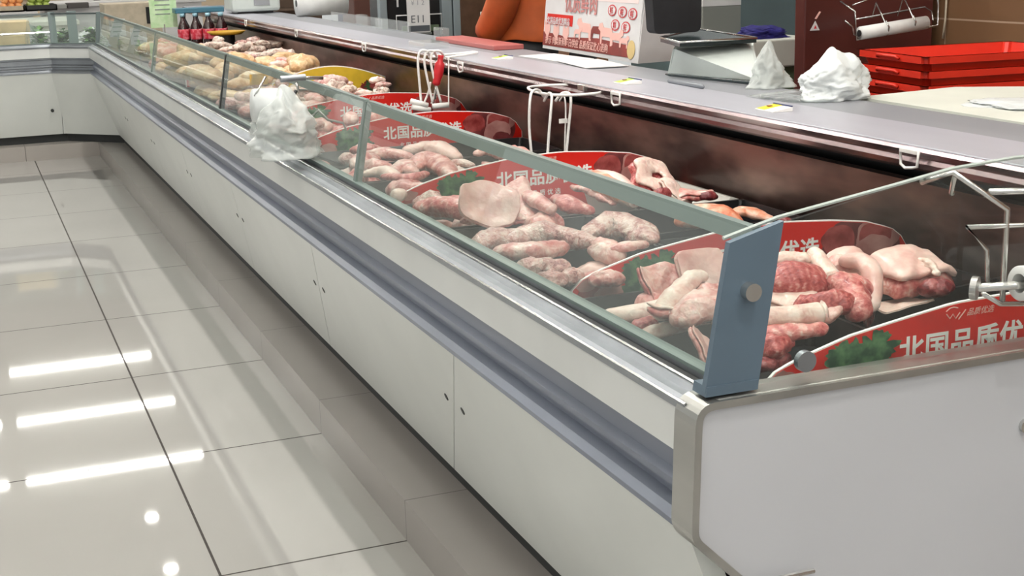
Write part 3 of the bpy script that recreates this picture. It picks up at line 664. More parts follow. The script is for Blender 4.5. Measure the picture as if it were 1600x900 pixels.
def slab(label, c, lx, ly, th, rz, m_top, m_side, tilt=(0, 0), bend=0, seed=0, name='pork_slab', cat='meat', group=None, sq=.35, rough_edge=.1, hole=0, arc=2*PI, fold=0):
    """flat cut: skin or fat face (child), flesh body"""
    def outline(k, a):
        ca, sa = math.cos(a), math.sin(a)
        x = math.copysign(abs(ca)**(1-sq), ca)*lx/2; y = math.copysign(abs(sa)**(1-sq), sa)*ly/2
        w_ = 1+rough_edge*noise.noise(Vector((ca*2.2, sa*2.2, seed*1.3)))*1.6
        return x*k*w_, y*k*w_
    def zz(x, y): return bend*(x*x)*4/max(lx, .01)+fold*abs(y)+.006*noise.noise(Vector((x*22, y*22, seed)))*2+.003*noise.noise(Vector((x*60, y*60, seed)))
    def sheet(z0, z1, kmax):
        bm = B(); nA = 44; ks = [hole+(kmax-hole)*t for t in (0.0, .2, .4, .6, .8, .93, 1)] if hole else [.0001*kmax, .25*kmax, .5*kmax, .7*kmax, .86*kmax, .96*kmax, kmax]
        T, U = [], []
        for k in ks:
            er = max(0, (k/kmax-.8)/.2); dz = (z1-z0)*.28*er**2
            eh = (max(0, 1-(k-hole)/.12) if hole else 0); dz += (z1-z0)*.28*eh**2
            rt, ru = [], []
            for j in range(nA):
                a = 2*PI*j/nA; x, y = outline(k, a); z = zz(x, y)
                rt.append(bm.verts.new((x, y, z+z1-dz))); ru.append(bm.verts.new((x, y, z+z0+dz)))
            T.append(rt); U.append(ru)
        for A, C in zip(T, T[1:]):
            for j in range(nA): bm.faces.new((A[j], A[(j+1) % nA], C[(j+1) % nA], C[j]))
        for A, C in zip(U, U[1:]):
            for j in range(nA): bm.faces.new((A[(j+1) % nA], A[j], C[j], C[(j+1) % nA]))
        for j in range(nA): bm.faces.new((T[-1][j], T[-1][(j+1) % nA], U[-1][(j+1) % nA], U[-1][j]))
        for j in range(nA): bm.faces.new((T[0][(j+1) % nA], T[0][j], U[0][j], U[0][(j+1) % nA]))
        if not hole: bmesh.ops.remove_doubles(bm, verts=bm.verts[:], dist=.0002)
        return bm
    t = empty(name, c, 0, label, cat, group); t.rotation_euler = (-tilt[0], tilt[1], rz)
    new_obj('flesh', sheet(0, th*.72, 1), M[m_side], t, True); new_obj('skin' if m_top == 'skinm' else 'fat_layer', sheet(th*.68, th, .985), M[m_top], t, True)
    return t
def Pz(px, py, z): return at_z(px, py, z)
# --- nearest pile (between the end glass and the second sign)
cut('long pale leg bone cut lying along the glass at the near left corner', [Pz(950, 492, .752), Pz(1000, 490, .754), Pz(1060, 478, .762), Pz(1100, 455, .775)], cap_radii([.014, .02, .024, .022]), 'fat', .8, .06, 14, 1)
cut('small bright red knuckle end at the glass in the nearest tray', [Pz(985, 520, .738), Pz(1000, 512, .744), Pz(1020, 505, .745)], [.006, .016, .012], 'redm', .9, .22, 30, 2)
cut('white fatty strip beside the small red knuckle, nearest tray', [Pz(1000, 525, .735), Pz(1040, 515, .742), Pz(1090, 500, .75)], cap_radii([.011, .015, .012]), 'fat', .8, .2, 26, 3)
slab('pink pork slab curling up, left of the blue post', Pz(1022, 455, .765), .10, .085, .016, .3, 'pale', 'flesh', (-.95, .1), .25, 4)
slab('smooth pink square slab standing against the second red sign, left of the blue post', Pz(1090, 425, .785), .095, .075, .014, .1, 'skinm', 'pale', (-1.15, .05), .1, 5, sq=.6, rough_edge=.04)
cut('pale twisted cut just left of the blue post', [Pz(1030, 490, .765), Pz(1055, 465, .785), Pz(1075, 440, .80), Pz(1095, 432, .80)], cap_radii([.016, .02, .018, .016]), 'fat', .75, .2, 22, 6)
cut('pale lump leaning on the blue post from inside', [Pz(1060, 500, .77), Pz(1095, 480, .785), Pz(1130, 470, .785)], cap_radii([.02, .028, .022]), 'pale', .8, .2, 20, 7)
slab('ragged pork flap under the twisted cut beside the blue post', Pz(1075, 505, .755), .12, .07, .02, -.5, 'fat', 'flesh', (.25, -.1), .2, 8)
slab('pale pork piece hanging down at the foot of the blue post', Pz(1095, 555, .73), .06, .08, .014, .5, 'skinm', 'pale', (-.9, .3), .1, 9)
cut('large striped red muscle right of the blue post', [Pz(1200, 452, .80), Pz(1225, 440, .812), Pz(1255, 438, .81), Pz(1290, 455, .79)], cap_radii([.022, .033, .034, .02]), 'redm', .85, .1, 14, 10)
cut('white fat lump on top of the striped red muscle', [Pz(1205, 412, .825), Pz(1228, 404, .832), Pz(1262, 408, .828)], cap_radii([.010, .016, .013]), 'fat', .8, .2, 28, 11)
cut('short sawn bone piece leaning right of the striped red muscle', [Pz(1272, 395, .835), Pz(1285, 415, .825), Pz(1300, 436, .812)], [.012, .0145, .0155, .0165], 'fat', .9, .06, 18, 12, bone=(-1, .008, .0145))
slab('pale rind slab draped over the right half of the nearest pile', Pz(1335, 428, .79), .13, .11, .018, -.2, 'skinm', 'flesh', (-.55, .35), -.7, 13, sq=.2)
cut('thick curved rind edge at the middle of the nearest pile', [Pz(1318, 408, .815), Pz(1345, 408, .818), Pz(1362, 425, .81), Pz(1364, 455, .785), Pz(1362, 480, .765)], cap_radii([.012, .016, .017, .015, .012]), 'skinm', .9, .05, 12, 14)
cut('ragged pink flesh inside the curved rind, nearest pile', [Pz(1285, 440, .80), Pz(1315, 448, .80), Pz(1335, 470, .785), Pz(1340, 490, .775)], cap_radii([.018, .026, .024, .016]), 'flesh', .9, .22, 26, 15)
cut('second ragged pink flesh below the sawn bone piece', [Pz(1250, 480, .785), Pz(1290, 475, .79), Pz(1325, 472, .79)], cap_radii([.016, .024, .018]), 'redm', .8, .2, 30, 16)
slab('wide white wedge of fat right against the blue post', Pz(1210, 470, .785), .12, .065, .02, -.65, 'fat', 'fat', (-.35, .25), .1, 17, sq=.5, rough_edge=.04)
cut('long white leg with a round sawn bone end, front of the nearest pile', [Pz(1165, 500, .782), Pz(1200, 497, .784), Pz(1245, 493, .784), Pz(1278, 490, .782)], [.017, .0175, .0165, .0175, .019], 'fat', .95, .04, 10, 18, bone=(-1, .006, .0175))
cut('knobbly bone joint behind the sawn bone end', [Pz(1285, 498, .775), Pz(1302, 486, .785), Pz(1312, 474, .79)], cap_radii([.010, .014, .011]), 'pale', .9, .2, 34, 19)
cut('pink strip with fat under the long white leg', [Pz(1180, 525, .765), Pz(1230, 520, .768), Pz(1285, 512, .768)], cap_radii([.014, .018, .013]), 'flesh', .7, .18, 24, 20)
cut('bright red trimmings at the front right of the blue post', [Pz(1185, 548, .75), Pz(1205, 540, .757), Pz(1230, 535, .755)], cap_radii([.018, .022, .014]), 'redm', .8, .25, 30, 21)
cut('dark red scrap below the bright red trimmings', [Pz(1185, 570, .738), Pz(1205, 565, .738), Pz(1228, 560, .735)], cap_radii([.012, .016, .010]), 'dredm', .8, .25, 30, 22)
slab('thick pink block with smooth rind at the right of the nearest pile', Pz(1420, 440, .762), .14, .095, .05, .12, 'skinm', 'flesh', (-.28, .06), -.12, 23, sq=.55, rough_edge=.06)
cut('white frilly fat edge on the thick pink block', [Pz(1430, 408, .80), Pz(1452, 412, .80), Pz(1464, 428, .79)], cap_radii([.005, .008, .006]), 'fat', .9, .35, 50, 24)
cut('dark red end piece at the far right of the nearest pile', [Pz(1442, 452, .765), Pz(1462, 448, .768), Pz(1482, 448, .765)], cap_radii([.014, .02, .015]), 'dredm', .85, .14, 24, 25)
slab('white backing board showing under the thick pink block', Pz(1405, 478, .738), .11, .06, .004, .1, 'fat', 'fat', (0, 0), 0, 26, name='white_board', cat='board', sq=.7, rough_edge=.02)
for i, (px, py, z, r_, mm, l) in enumerate(((1225, 420, .80, .024, 'pale', 'pinkish cut tucked behind the striped red muscle'), (1270, 455, .782, .028, 'flesh', 'pink flesh between the striped red muscle and the sawn bone end'),
      (1330, 455, .79, .030, 'flesh', 'plump pink flesh in the crook of the curved rind'), (1310, 425, .795, .026, 'pale', 'pale cut right of the short sawn bone piece'), (1300, 470, .78, .026, 'redm', 'red meat behind the knobbly bone joint'),
      (1215, 500, .765, .024, 'flesh', 'flesh hidden under the long white leg'), (1110, 470, .775, .03, 'pale', 'pale cut filling the corner at the blue post'), (1020, 480, .755, .024, 'pale', 'pale cut under the curled slab'), (1165, 445, .79, .03, 'pale', 'pale cut behind the blue post'), (1150, 500, .77, .03, 'fat', 'white cut behind the foot of the blue post'))):
    cut(l, [Pz(px-r_*700, py+3, z-.006), Pz(px, py-4, z), Pz(px+r_*700, py+2, z-.006)], cap_radii([r_*.8, r_, r_*.75]), mm, .85, .16, 20, 300+i)
# --- tray of knuckles behind the second sign
KG = 'knuckles in the tray behind the second red sign'
for i, (a, b, r_) in enumerate((((812, 425), (842, 420), .024), ((850, 418), (884, 425), .026), ((840, 442), (880, 440), .022), ((880, 438), (905, 430), .018), ((930, 440), (965, 435), .02))):
    cut(['lumpy knuckle nearest the glass in the tray behind the second sign', 'lumpy knuckle at the top of the tray behind the second sign', 'lumpy knuckle at the bottom of the tray behind the second sign', 'small lumpy knuckle touching the second sign', 'smooth pale cut seen through glass beside the second sign'][i],
        [Pz(a[0], a[1], .752), Pz((a[0]+b[0])/2, (a[1]+b[1])/2-3, .76), Pz(b[0], b[1], .752)], cap_radii([r_*.8, r_, r_*.7]), 'bumpy' if i != 4 else 'pale', .8, .2, 26, 30+i, group=KG)
# --- frothy tray
for i, (pts, r_, mm, l) in enumerate((
    ([(745, 385), (775, 372), (815, 376)], (.018, .030, .026), 'bumpy', 'frothy pale pork piece nearest the glass in the middle tray'),
    ([(800, 372), (850, 366), (900, 376), (932, 380)], (.024, .030, .024, .014), 'bumpy', 'long frothy pale pork piece across the middle tray'),
    ([(780, 392), (830, 392), (880, 386)], (.018, .024, .018), 'pale', 'pale pork strip at the front edge of the middle tray'),
    ([(918, 366), (950, 352), (985, 360), (1020, 374)], (.018, .036, .032, .014), 'bumpy', 'greyish pink domed pork lump right of the middle tray'),
    ([(955, 390), (985, 384), (1008, 382)], (.010, .014, .010), 'pale', 'small pale scraps below the domed lump'))):
    cut(l, [Pz(x, y, .758+.006*(k % 2)) for k, (x, y) in enumerate(pts)], cap_radii(r_), mm, .75, .16, 28, 40+i)
cut('orange tinted fatty cut below the white tray', [Pz(1062, 346, .757), Pz(1090, 338, .768), Pz(1125, 340, .768), Pz(1152, 350, .757)], cap_radii([.018, .034, .036, .02]), 'orfat', .75, .08, 14, 46)
cut('flatter orange pink cut right of the orange tinted one', [Pz(1145, 334, .757), Pz(1165, 331, .76), Pz(1205, 342, .75)], cap_radii([.014, .022, .012]), 'orfat', .6, .12, 18, 47)
cut('dark scrap in the tray behind the second sign by the wall', [Pz(1215, 342, .745), Pz(1232, 344, .745)], cap_radii([.008, .009]), 'dredm', .6, .2, 30, 48)
# --- tray before the third sign, left part
cut('fleshy pink cut nearest the glass in front of the third sign', [Pz(655, 325, .765), Pz(690, 322, .77), Pz(730, 330, .768), Pz(775, 338, .76)], cap_radii([.022, .034, .036, .024]), 'flesh', .75, .16, 22, 50)
cut('whitish lumpy end of the fleshy cut in front of the third sign', [Pz(650, 318, .772), Pz(672, 312, .78), Pz(690, 318, .778)], cap_radii([.014, .022, .016]), 'bumpy', .8, .2, 30, 51)
cut('bumpy pink strip under the half round slab', [Pz(725, 345, .757), Pz(765, 338, .765), Pz(800, 345, .757)], cap_radii([.014, .022, .014]), 'bumpy', .7, .2, 30, 52)
slab('half round cream slab standing up in front of the third sign', Pz(763, 322, .79), .135, .105, .014, -.35, 'skinm', 'pale', (-.95, .22), .08, 53, sq=.2, rough_edge=.05)
slab('folded pink pork sheet right of the half round slab', Pz(825, 322, .78), .09, .14, .022, .3, 'pale', 'flesh', (-.7, .5), -.5, 54)
cut('pale ridge of the folded sheet in front of the third sign', [Pz(808, 300, .80), Pz(830, 308, .80), Pz(860, 328, .785)], cap_radii([.012, .020, .016]), 'pale', .8, .14, 22, 55)
cut('pointed pink cut right of the folded sheet', [Pz(868, 312, .785), Pz(892, 320, .78), Pz(925, 330, .768)], cap_radii([.018, .024, .010]), 'flesh', .75, .14, 20, 56)
# right part on the white tray
cut('pink orange leg with skin and white bone end, by the third sign', [Pz(915, 276, .79), Pz(935, 284, .79), Pz(962, 298, .785), Pz(990, 314, .775)], [.012, .026, .03, .026, .018], 'orfat', .85, .06, 12, 57, bone=(-1, .006, .014))
cut('long cream skinned cut lying on the pink orange leg', [Pz(932, 272, .80), Pz(960, 280, .80), Pz(985, 297, .79)], cap_radii([.014, .02, .016]), 'skinm', .8, .05, 12, 58)
cut('pale scraps left of the pink orange leg', [Pz(895, 292, .77), Pz(925, 300, .77), Pz(960, 318, .762)], cap_radii([.010, .014, .010]), 'pale', .7, .2, 30, 59)
slab('ring shaped bone-in cut with a hole, on the white tray', Pz(1014, 288, .79), .13, .11, .035, .3, 'fat', 'redm', (-.75, .2), 0, 60, sq=.1, hole=.22, rough_edge=.12)
cut('dark red flesh under the ring shaped cut', [Pz(998, 318, .765), Pz(1022, 312, .772), Pz(1045, 300, .775)], cap_radii([.018, .024, .018]), 'dredm', .8, .2, 28, 61)
slab('white triangular fat flap right of the ring shaped cut', Pz(1052, 302, .775), .07, .08, .012, .6, 'fat', 'fat', (-.6, .1), 0, 62, sq=.5)
slab('flat pink cut at the right of the white tray', Pz(1078, 312, .757), .11, .06, .018, .1, 'pale', 'flesh', (-.1, 0), 0, 63)
cut('dark red tip on the flat pink cut of the white tray', [Pz(1092, 308, .765), Pz(1108, 306, .767), Pz(1118, 308, .762)], cap_radii([.009, .013, .008]), 'dredm', .8, .15, 28, 64)
cut('white ball shaped piece left of the third sign', [Pz(618, 308, .765), Pz(628, 303, .77)], cap_radii([.018, .018]), 'fat', .9, .1, 16, 65)
# --- trays behind the third sign
for i, (pts, r_, mm, l) in enumerate((
    ([(572, 243), (600, 240), (640, 246)], (.018, .026, .018), 'pale', 'pink flat cut beside the glass divider, behind the third sign'),
    ([(636, 236), (675, 232), (715, 246)], (.024, .036, .018), 'skinm', 'cream domed cut right of the pink flat cut behind the third sign'),
    ([(572, 272), (600, 268), (618, 276)], (.016, .022, .016), 'fat', 'white cut at the lower left beside the glass divider'),
    ([(618, 268), (632, 258), (645, 268)], (.016, .026, .018), 'pale', 'small arched pale cut behind the third sign'),
    ([(648, 262), (665, 250), (690, 260), (705, 272)], (.02, .034, .03, .016), 'pale', 'folded pale cut touching the third sign'),
    ([(700, 256), (720, 254), (738, 258)], (.012, .016, .012), 'bumpy', 'small bumpy cut under the top trim behind the third sign'),
    ([(745, 240), (765, 234), (788, 246)], (.016, .022, .014), 'pale', 'pink cut left of the third sign peak'),
    ([(600, 276), (640, 278), (665, 272)], (.012, .016, .012), 'flesh', 'thin pink strip behind the third sign'))):
    cut(l, [Pz(x, y, .757+.006*(k % 2)) for k, (x, y) in enumerate(pts)], cap_radii(r_), mm, .7, .12, 20, 70+i)
# --- zone between fourth/fifth signs and far piles
rr = random.Random(11)
PLACED = []
def pile(n, x0, x1, y0, y1, zb, zr, mats, r0, r1, label, group, cat='meat', name='pork_cut', elong=1.6, amp=.18, hump=None):
    done = 0; tries = 0; zmax = zb+zr+.03
    while done < n and tries < n*60:
        tries += 1
        r_ = rr.uniform(r0, r1); l_ = r_*elong*rr.uniform(.6, 1.1); a = rr.uniform(0, PI); fl = rr.uniform(.6, .85)
        x, y = rr.uniform(x0+r_, x1-r_), rr.uniform(y0, y1); d0 = Vector((math.cos(a), math.sin(a), 0)); z = zb+r_*fl*.3
        sph = None
        while z < zmax:
            cs = [Vector((x, y, z))+d0*l_*k for k in (-.9, 0, .9)]
            if all((p-q).length > .74*(r_+rq) for p in cs for q, rq in PLACED if abs(p.y-q.y) < .15): sph = cs; break
            z += .008
        if sph is None: continue
        PLACED.extend((p, r_*.85) for p in sph)
        c = Vector((x, y, z)); bend = Vector((-math.sin(a), math.cos(a), .2))*r_*.3
        cut(label, [c-d0*l_, c+bend, c+d0*l_], cap_radii([r_*.8, r_, r_*.7]), rr.choice(mats), fl, amp, .6/r_, 100+done, name, cat, group)
        done += 1
for (a_, b_, nm, c_) in ((2.23, 2.44, 'second', 5), (2.51, 2.72, 'middle', 5), (2.79, 3.06, 'slab', 6), (3.19, 3.45, 'flat cut', 6), (3.51, 3.76, 'pale cut', 7), (3.81, 4.07, 'hook side', 7)):
    pile(c_, .92, 1.26, a_, b_, .70, .02, ['pale', 'skinm', 'flesh', 'bumpy'], .026, .036, 'pale pork cut lying low in the %s tray on the glass side' % nm, 'low pork cuts in the %s tray' % nm)
for (a_, b_, nm, c_) in ((3.19, 4.07, 'far', 5), ):
    pile(c_, 1.30, 1.5, a_, b_, .69, .02, ['pale', 'flesh'], .026, .036, 'pork cut in a dark tray by the back wall behind the third sign', 'pork cuts by the back wall behind the third sign')
pile(14, .93, 1.3, 4.22, 4.6, .735, .04, ['pale', 'flesh', 'bumpy'], .024, .042, 'pink pork cut in the pile behind the plastic bag holder', 'pork pile behind the bag holder')
pile(26, .93, 1.45, 4.75, 5.5, .735, .07, ['pale', 'pale', 'bumpy', 'skinm'], .026, .045, 'pale pork cut in the large pile between the plastic bag and the yellow sign', 'pale pork pile before the yellow sign')
pile(70, .98, 1.58, 4.95, 5.5, .755, .045, ['offwhite', 'fat', 'offwhite', 'bumpy'], .012, .026, 'small whitish poultry piece heaped in front of the yellow sign', 'poultry pieces before the yellow sign', amp=.25)
pile(34, .93, 1.5, 5.7, 6.7, .735, .08, ['ychick', 'ychick', 'pale'], .035, .055, 'creamy yellow poultry piece heaped beyond the yellow sign', 'poultry beyond the yellow sign', name='poultry_piece')
pile(10, 1.3, 1.62, 6.0, 6.65, .77, .05, ['fat', 'pale'], .016, .03, 'white bone-in piece beside the back wall, beyond the yellow sign', 'bone pieces by the back wall')
pile(80, 1.2, 1.66, 6.9, 8.2, .74, .08, ['offwhite', 'offwhite', 'bumpy', 'fat'], .016, .032, 'small greyish white piece heaped far along the back wall', 'greyish white heap far along the back wall', amp=.3, elong=2.8)
pile(26, .95, 1.2, 6.9, 8.2, .76, .07, ['ychick', 'pale'], .035, .055, 'creamy poultry piece behind the far glass pane', 'creamy poultry behind the far glass')
# ------------------------------------------------------------------ things on the ledge
for i, (px, py, mm, l) in enumerate(((1208, 172, 'tagy', 'yellow and white price tag on the ledge edge, nearest of the three'), (980, 130, 'tagg', 'green and white price tag on the ledge edge beside the poster'), (785, 92, 'tagg', 'faded green price tag on the ledge near the hook cluster'))):
    c = at_z(px, py, .9535); t = empty('price_tag', c, 0, l, 'price tag')
    bm = B(); hexa(bm, [(-.028, -.045, .0005), (.022, -.045, .0005), (.022, .03, .0005), (-.028, .03, .0005)], [(-.028, -.045, .003), (.022, -.045, .010), (.022, .03, .010), (-.028, .03, .003)]); new_obj('holder', bm, M['white'], t)
    bm = B(); hexa(bm, [(-.026, -.006, .0032), (.020, -.006, .0100), (.020, .028, .0100), (-.026, .028, .0032)], [(-.026, -.006, .0038), (.020, -.006, .0106), (.020, .028, .0106), (-.026, .028, .0038)]); new_obj('coloured_label', bm, M[mm], t)
    bm = B(); box(bm, .0185, .022, -.045, .03, .010, .0125); new_obj('rim', bm, M['navy'], t)
    bm = B(); box(bm, -.006, .004, .008, .018, .0074, .0092); new_obj('printed_mark', bm, M['maroon'], t)
for i, (px, py) in enumerate(((963, 150), (1422, 244), (720, 101), (569, 66), (463, 46), (384, 30))):
    c = at_x(px, py, 1.592); t = empty('hanging_clip', (1.590, c.y, .935), 0, ['white square clip hanging on the ledge lip between poster and wire ring', 'white square clip hanging on the ledge lip, nearest of all', 'white ring clip on the ledge lip beside the hook cluster', 'white ring clip on the ledge lip left of the hook cluster', 'white ring clip on the ledge lip below the white paper roll', 'white ring clip on the ledge lip, farthest of all'][i], 'clip')
    w_ = .026
    bm = B(); tube(bm, [(0, -w_, .008), (0, w_, .008), (0, w_*.9, -.018), (0, w_*.4, -.024), (0, -w_*.4, -.021), (0, -w_*.9, -.018)], .0028, 8, True); new_obj('loop', bm, M['white'], t, True)
    bm = B(); box(bm, -.003, .004, -w_, w_, .004, .012, bev=.001); new_obj('clasp', bm, M['white'], t)
# wire ring with three hooks
rg = empty('wire_ring', (1.54, 3.49, .937), 0, 'wide oval wire ring sticking out from the ledge above the third sign', 'wire ring')
bm = B(); tube(bm, [(.085*math.cos(a)*1.0, .155*math.sin(a), .0015*math.sin(3*a)) for a in [2*PI*k/36 for k in range(36)]], .0038, 8, True); new_obj('ring', bm, M['white'], rg, True)
bm = B(); box(bm, .05, .085, -.02, .02, -.006, .012, bev=.002); new_obj('bracket', bm, M['chrome'], rg)
def hook(pts, r, label, y, tubes=(), m='white', name='wire_hook', group=None, cat='hook'):
    W = [at_y(px, py, y+dy) for px, py, dy in pts]; base = W[-1].copy(); t = empty(name, base, 0, label, cat, group)
    new_obj('wire', tube(B(), smooth_path([p-base for p in W], 5), r, 8), M[m], t, True)
    for (a, b, rr_) in tubes:
        A_, B_ = at_y(a[0], a[1], y-.005), at_y(b[0], b[1], y-.005)
        bm = B(); tube(bm, [A_-base, B_-base], rr_, 14); new_obj('white_tube', bm, M['white'], t, True)
    return t
hook([(850, 152, .1), (842, 141, .05), (832, 143, .0), (828, 158, -.02), (827, 200, -.02), (831, 246, -.02)], .0038, 'leftmost long wire hook on the oval ring, with no tube', 3.40)
hook([(850, 158, .05), (857, 146, .02), (862, 150, .0), (861, 170, -.01), (858, 205, -.01), (855, 250, -.01)], .0038, 'middle long wire hook on the oval ring, holding a short white tube', 3.40, [((824, 252), (851, 255), .0095)])
hook([(868, 158, .04), (878, 146, .02), (889, 146, .0), (892, 160, -.01), (888, 205, -.01), (884, 250, -.01)], .0038, 'right long wire hook on the oval ring, holding a long white tube', 3.40, [((854, 256), (912, 256), .0095)])
hook([(874, 158, .03), (881, 150, .01), (884, 170, 0), (883, 210, 0), (882, 245, 0)], .0022, 'thin straight wire with a small tab, hanging from the oval ring', 3.43)
bm = B(); c = at_y(880, 189, 3.42); box(bm, -.012, .012, -.002, .002, -.006, .006); t = new_obj('small_tab', bm, M['white'], None, loc=c); tag(t, 'tiny white tab clipped to the thin straight wire', 'tab')
# hook cluster with red handle
YC = 4.40
hook([(672, 88, .02), (667, 80, .0), (657, 80, 0), (653, 95, 0), (655, 125, 0), (658, 158, 0)], .0042, 'leftmost curved wire hook of the hook cluster, holding two white tubes', YC, [((642, 158), (668, 165), .0095), ((644, 167), (672, 172), .0095)])
hook([(682, 88, .02), (677, 80, .0), (667, 81, 0), (663, 96, 0), (668, 125, 0), (676, 160, 0)], .0042, 'second curved wire hook in the hook cluster', YC)
hook([(694, 88, .02), (687, 80, .0), (677, 81, 0), (673, 95, 0), (679, 125, 0), (689, 160, 0)], .0042, 'third curved wire hook, just left of the red handle', YC)
hook([(673, 128, 0), (669, 145, 0), (663, 160, 0)], .0035, 'short slanted wire crossing low in the hook cluster, left one', YC+.03)
hook([(682, 132, 0), (679, 148, 0), (674, 162, 0)], .0035, 'short slanted wire below the red handle', YC+.03)
hook([(701, 88, 0), (701, 125, 0), (701, 168, 0)], .0025, 'thin straight wire at the right of the hook cluster', YC+.02, [((676, 166), (700, 164), .009)])
W1, W2, W3 = at_y(689, 86, YC), at_y(686, 108, YC), at_y(681, 134, YC)
t = empty('red_handle_tool', W3, 0, 'slim red plastic handle hanging among the wire hooks', 'tool')
new_obj('handle', tube(B(), smooth_path([W1-W3, W2-W3, Vector((0, 0, 0))], 6), [.010]*4+[.017]*5+[.014]*3+[.006], 14), M['hookred'], t, True)
new_obj('blade', tube(B(), [Vector((0, 0, .01)), Vector((-.004, 0, -.045))], .003, 8), M['chrome'], t, True)
p1_, p2_ = at_z(692, 88, .965), at_z(741, 82, .965); base = (p1_+p2_)/2
t = empty('wire_bracket', base, 0, 'long narrow wire bracket on the ledge that carries the hook cluster', 'bracket')
new_obj('loop', tube(B(), [p1_-base+Vector((-.05, 0, 0)), p1_-base+Vector((0, .05, 0)), p2_-base+Vector((0, .02, 0)), p2_-base+Vector((.01, 0, 0)), p2_-base+Vector((0, -.03, 0)), p1_-base+Vector((0, -.05, 0))], .0042, 8, True), M['white'], t, True)
bm = B(); q = at_z(670, 74, .9535)-base; box(bm, q.x-.05, q.x+.05, q.y-.10, q.y+.10, -.0115, .012, bev=.003); new_obj('clear_base', bm, M['clearpl'], t)

# poster: A-frame card facing the aisle
yA, yB = 4.80, 3.95; PW = yA-yB
pt = empty('tent_card', (2.0, yB, .9515), 0, 'white and maroon tent card with meat animals and red print, standing on the ledge', 'poster')
PX = lambda s: 0.035*(1-s)  # far end slightly deeper
bm = B(); hexa(bm, [(.0, 0, 0), (.004, 0, 0), (.039, PW, 0), (.035, PW, 0)], [(.03, -.01, .33), (.034, -.01, .33), (.069, PW-.01, .33), (.065, PW-.01, .33)]); card = new_obj('card', bm, M['paper'], pt)
def onp(u_, v_, d=.0012):   # u: 0 at far/left edge .. PW at right/near ; v up
    y = PW-u_; return Vector((.035*y/PW+.03*v_/.33-d, y-.01*v_/.33, v_))
def pdec(name, poly, m, d=.0012, parent=None):
    bm = B(); a = [bm.verts.new(onp(u_, v_, d)) for u_, v_ in poly]; b = [bm.verts.new(onp(u_, v_, d-.0008)) for u_, v_ in poly]; n = len(poly)
    bm.faces.new(a); bm.faces.new(b[::-1])
    for i in range(n): bm.faces.new((a[i], b[i], b[(i+1) % n], a[(i+1) % n]))
    return new_obj(name, bm, m, parent or card)
def rect(u0, u1, v0, v1): return [(u0, v0), (u1, v0), (u1, v1), (u0, v1)]
pdec('maroon_band', [(.0, .012), (PW-.04, .014), (PW-.07, .052), (PW*.6, .062), (PW*.3, .052), (.0, .062)], M['maroon'])
pdec('red_box', rect(.03, .28, .090, .128), M['red'])
pdec('pink_wash', rect(.32, PW-.03, .185, .325), mat('pink_wash_print', (232, 208, 206), .6), .0010)
def beast(u0, v0, s, flip=1):
    P_ = [(-1, 0), (-1, .9), (-.7, 1.3), (.5, 1.35), (.75, 1.7), (1.2, 1.6), (1.3, 1.2), (.95, 1.0), (.9, 0), (.7, 0), (.65, .6), (-.55, .6), (-.7, 0)]
    return [(u0+flip*a*s, v0+b*s*.75) for a, b in P_]
for i, (u_, v_, s, mm, f_) in enumerate(((.40, .050, .058, 'pinkpr', -1), (.50, .056, .045, 'maroon', 1), (.59, .045, .055, 'pinkpr', -1), (.67, .042, .045, 'pinkpr', 1), (.335, .054, .03, 'pinkpr', 1), (.735, .042, .032, 'pinkpr', 1))):
    pdec('animal_picture', beast(u_, v_, s, f_), M[mm], .0016+.0002*i)
for i, (u_, v_) in enumerate(((.04, .056), (.13, .052), (.225, .050))):
    pdec('bird_picture', [(u_+a_*.03, v_+b_*.03) for a_, b_ in ((-1, .2), (-.9, 1.6), (-.2, 1), (.8, 1.4), (1, .4), (.4, -.3), (.3, -1), (0, -1), (-.1, -.3))], M['pinkpr'], .0018)
pdec('gold_oval', [(PW-.055+.030*math.cos(a), .040+.030*math.sin(a)) for a in [2*PI*k/20 for k in range(20)]], mat('gold_print', (206, 180, 122), .5), .0018)
k = 0
for (u_, v_) in ((.62, .158), (.705, .155), (.785, .152), (.655, .112), (.74, .108)):
    oo = [(u_+.034*math.cos(a), v_+.0185*math.sin(a)) for a in [2*PI*j/20 for j in range(20)]]; ii = [(u_+.028*math.cos(a), v_+.015*math.sin(a)) for a in [2*PI*j/20 for j in range(20)]]
    d_ = pdec('red_circle', oo, M['hookred'], .0020); pdec('circle_centre', ii, M['paper'], .0026, card)
def ptext(body, u_, v_, size, m, bold=.0, d=.0030, sp=1.0):
    p = onp(u_, v_, d); return text_obj('lettering', body, size, m, card, p, bold, (PI/2-.09, 0, -PI/2-.041), .0003, spacing=sp)
ptext('优质鲜肉', .20, .145, .075, mat('faded_red_print', (190, 120, 116), .5), .012)
ptext('北国品质优选精品', .035, .094, .028, M['paper'], .01)
ptext('提示 肉类新鲜每日供应 品质保证放心选购', .03, .022, .0315, M['pinkpr'], .01)
for (u_, v_) in ((.62, .158), (.705, .155), (.785, .152), (.655, .112), (.74, .108)): ptext('鲜', u_-.016, v_-.011, .028, M['hookred'], .0, .0034)
A_, B_, C_ = Vector((.03, -.012, .25)), Vector((.0, -.004, .0)), at_y(1045, 76, 4.05)-Vector((2.0, yB, .9515))
bm = B(); e = Vector((.0, .004, 0)); D_ = Vector((.17, .02, .0))
hexa(bm, [B_, D_, C_, A_], [B_+e, D_+e, C_+e, A_+e]); new_obj('side_sheet', bm, M['paper'], pt)
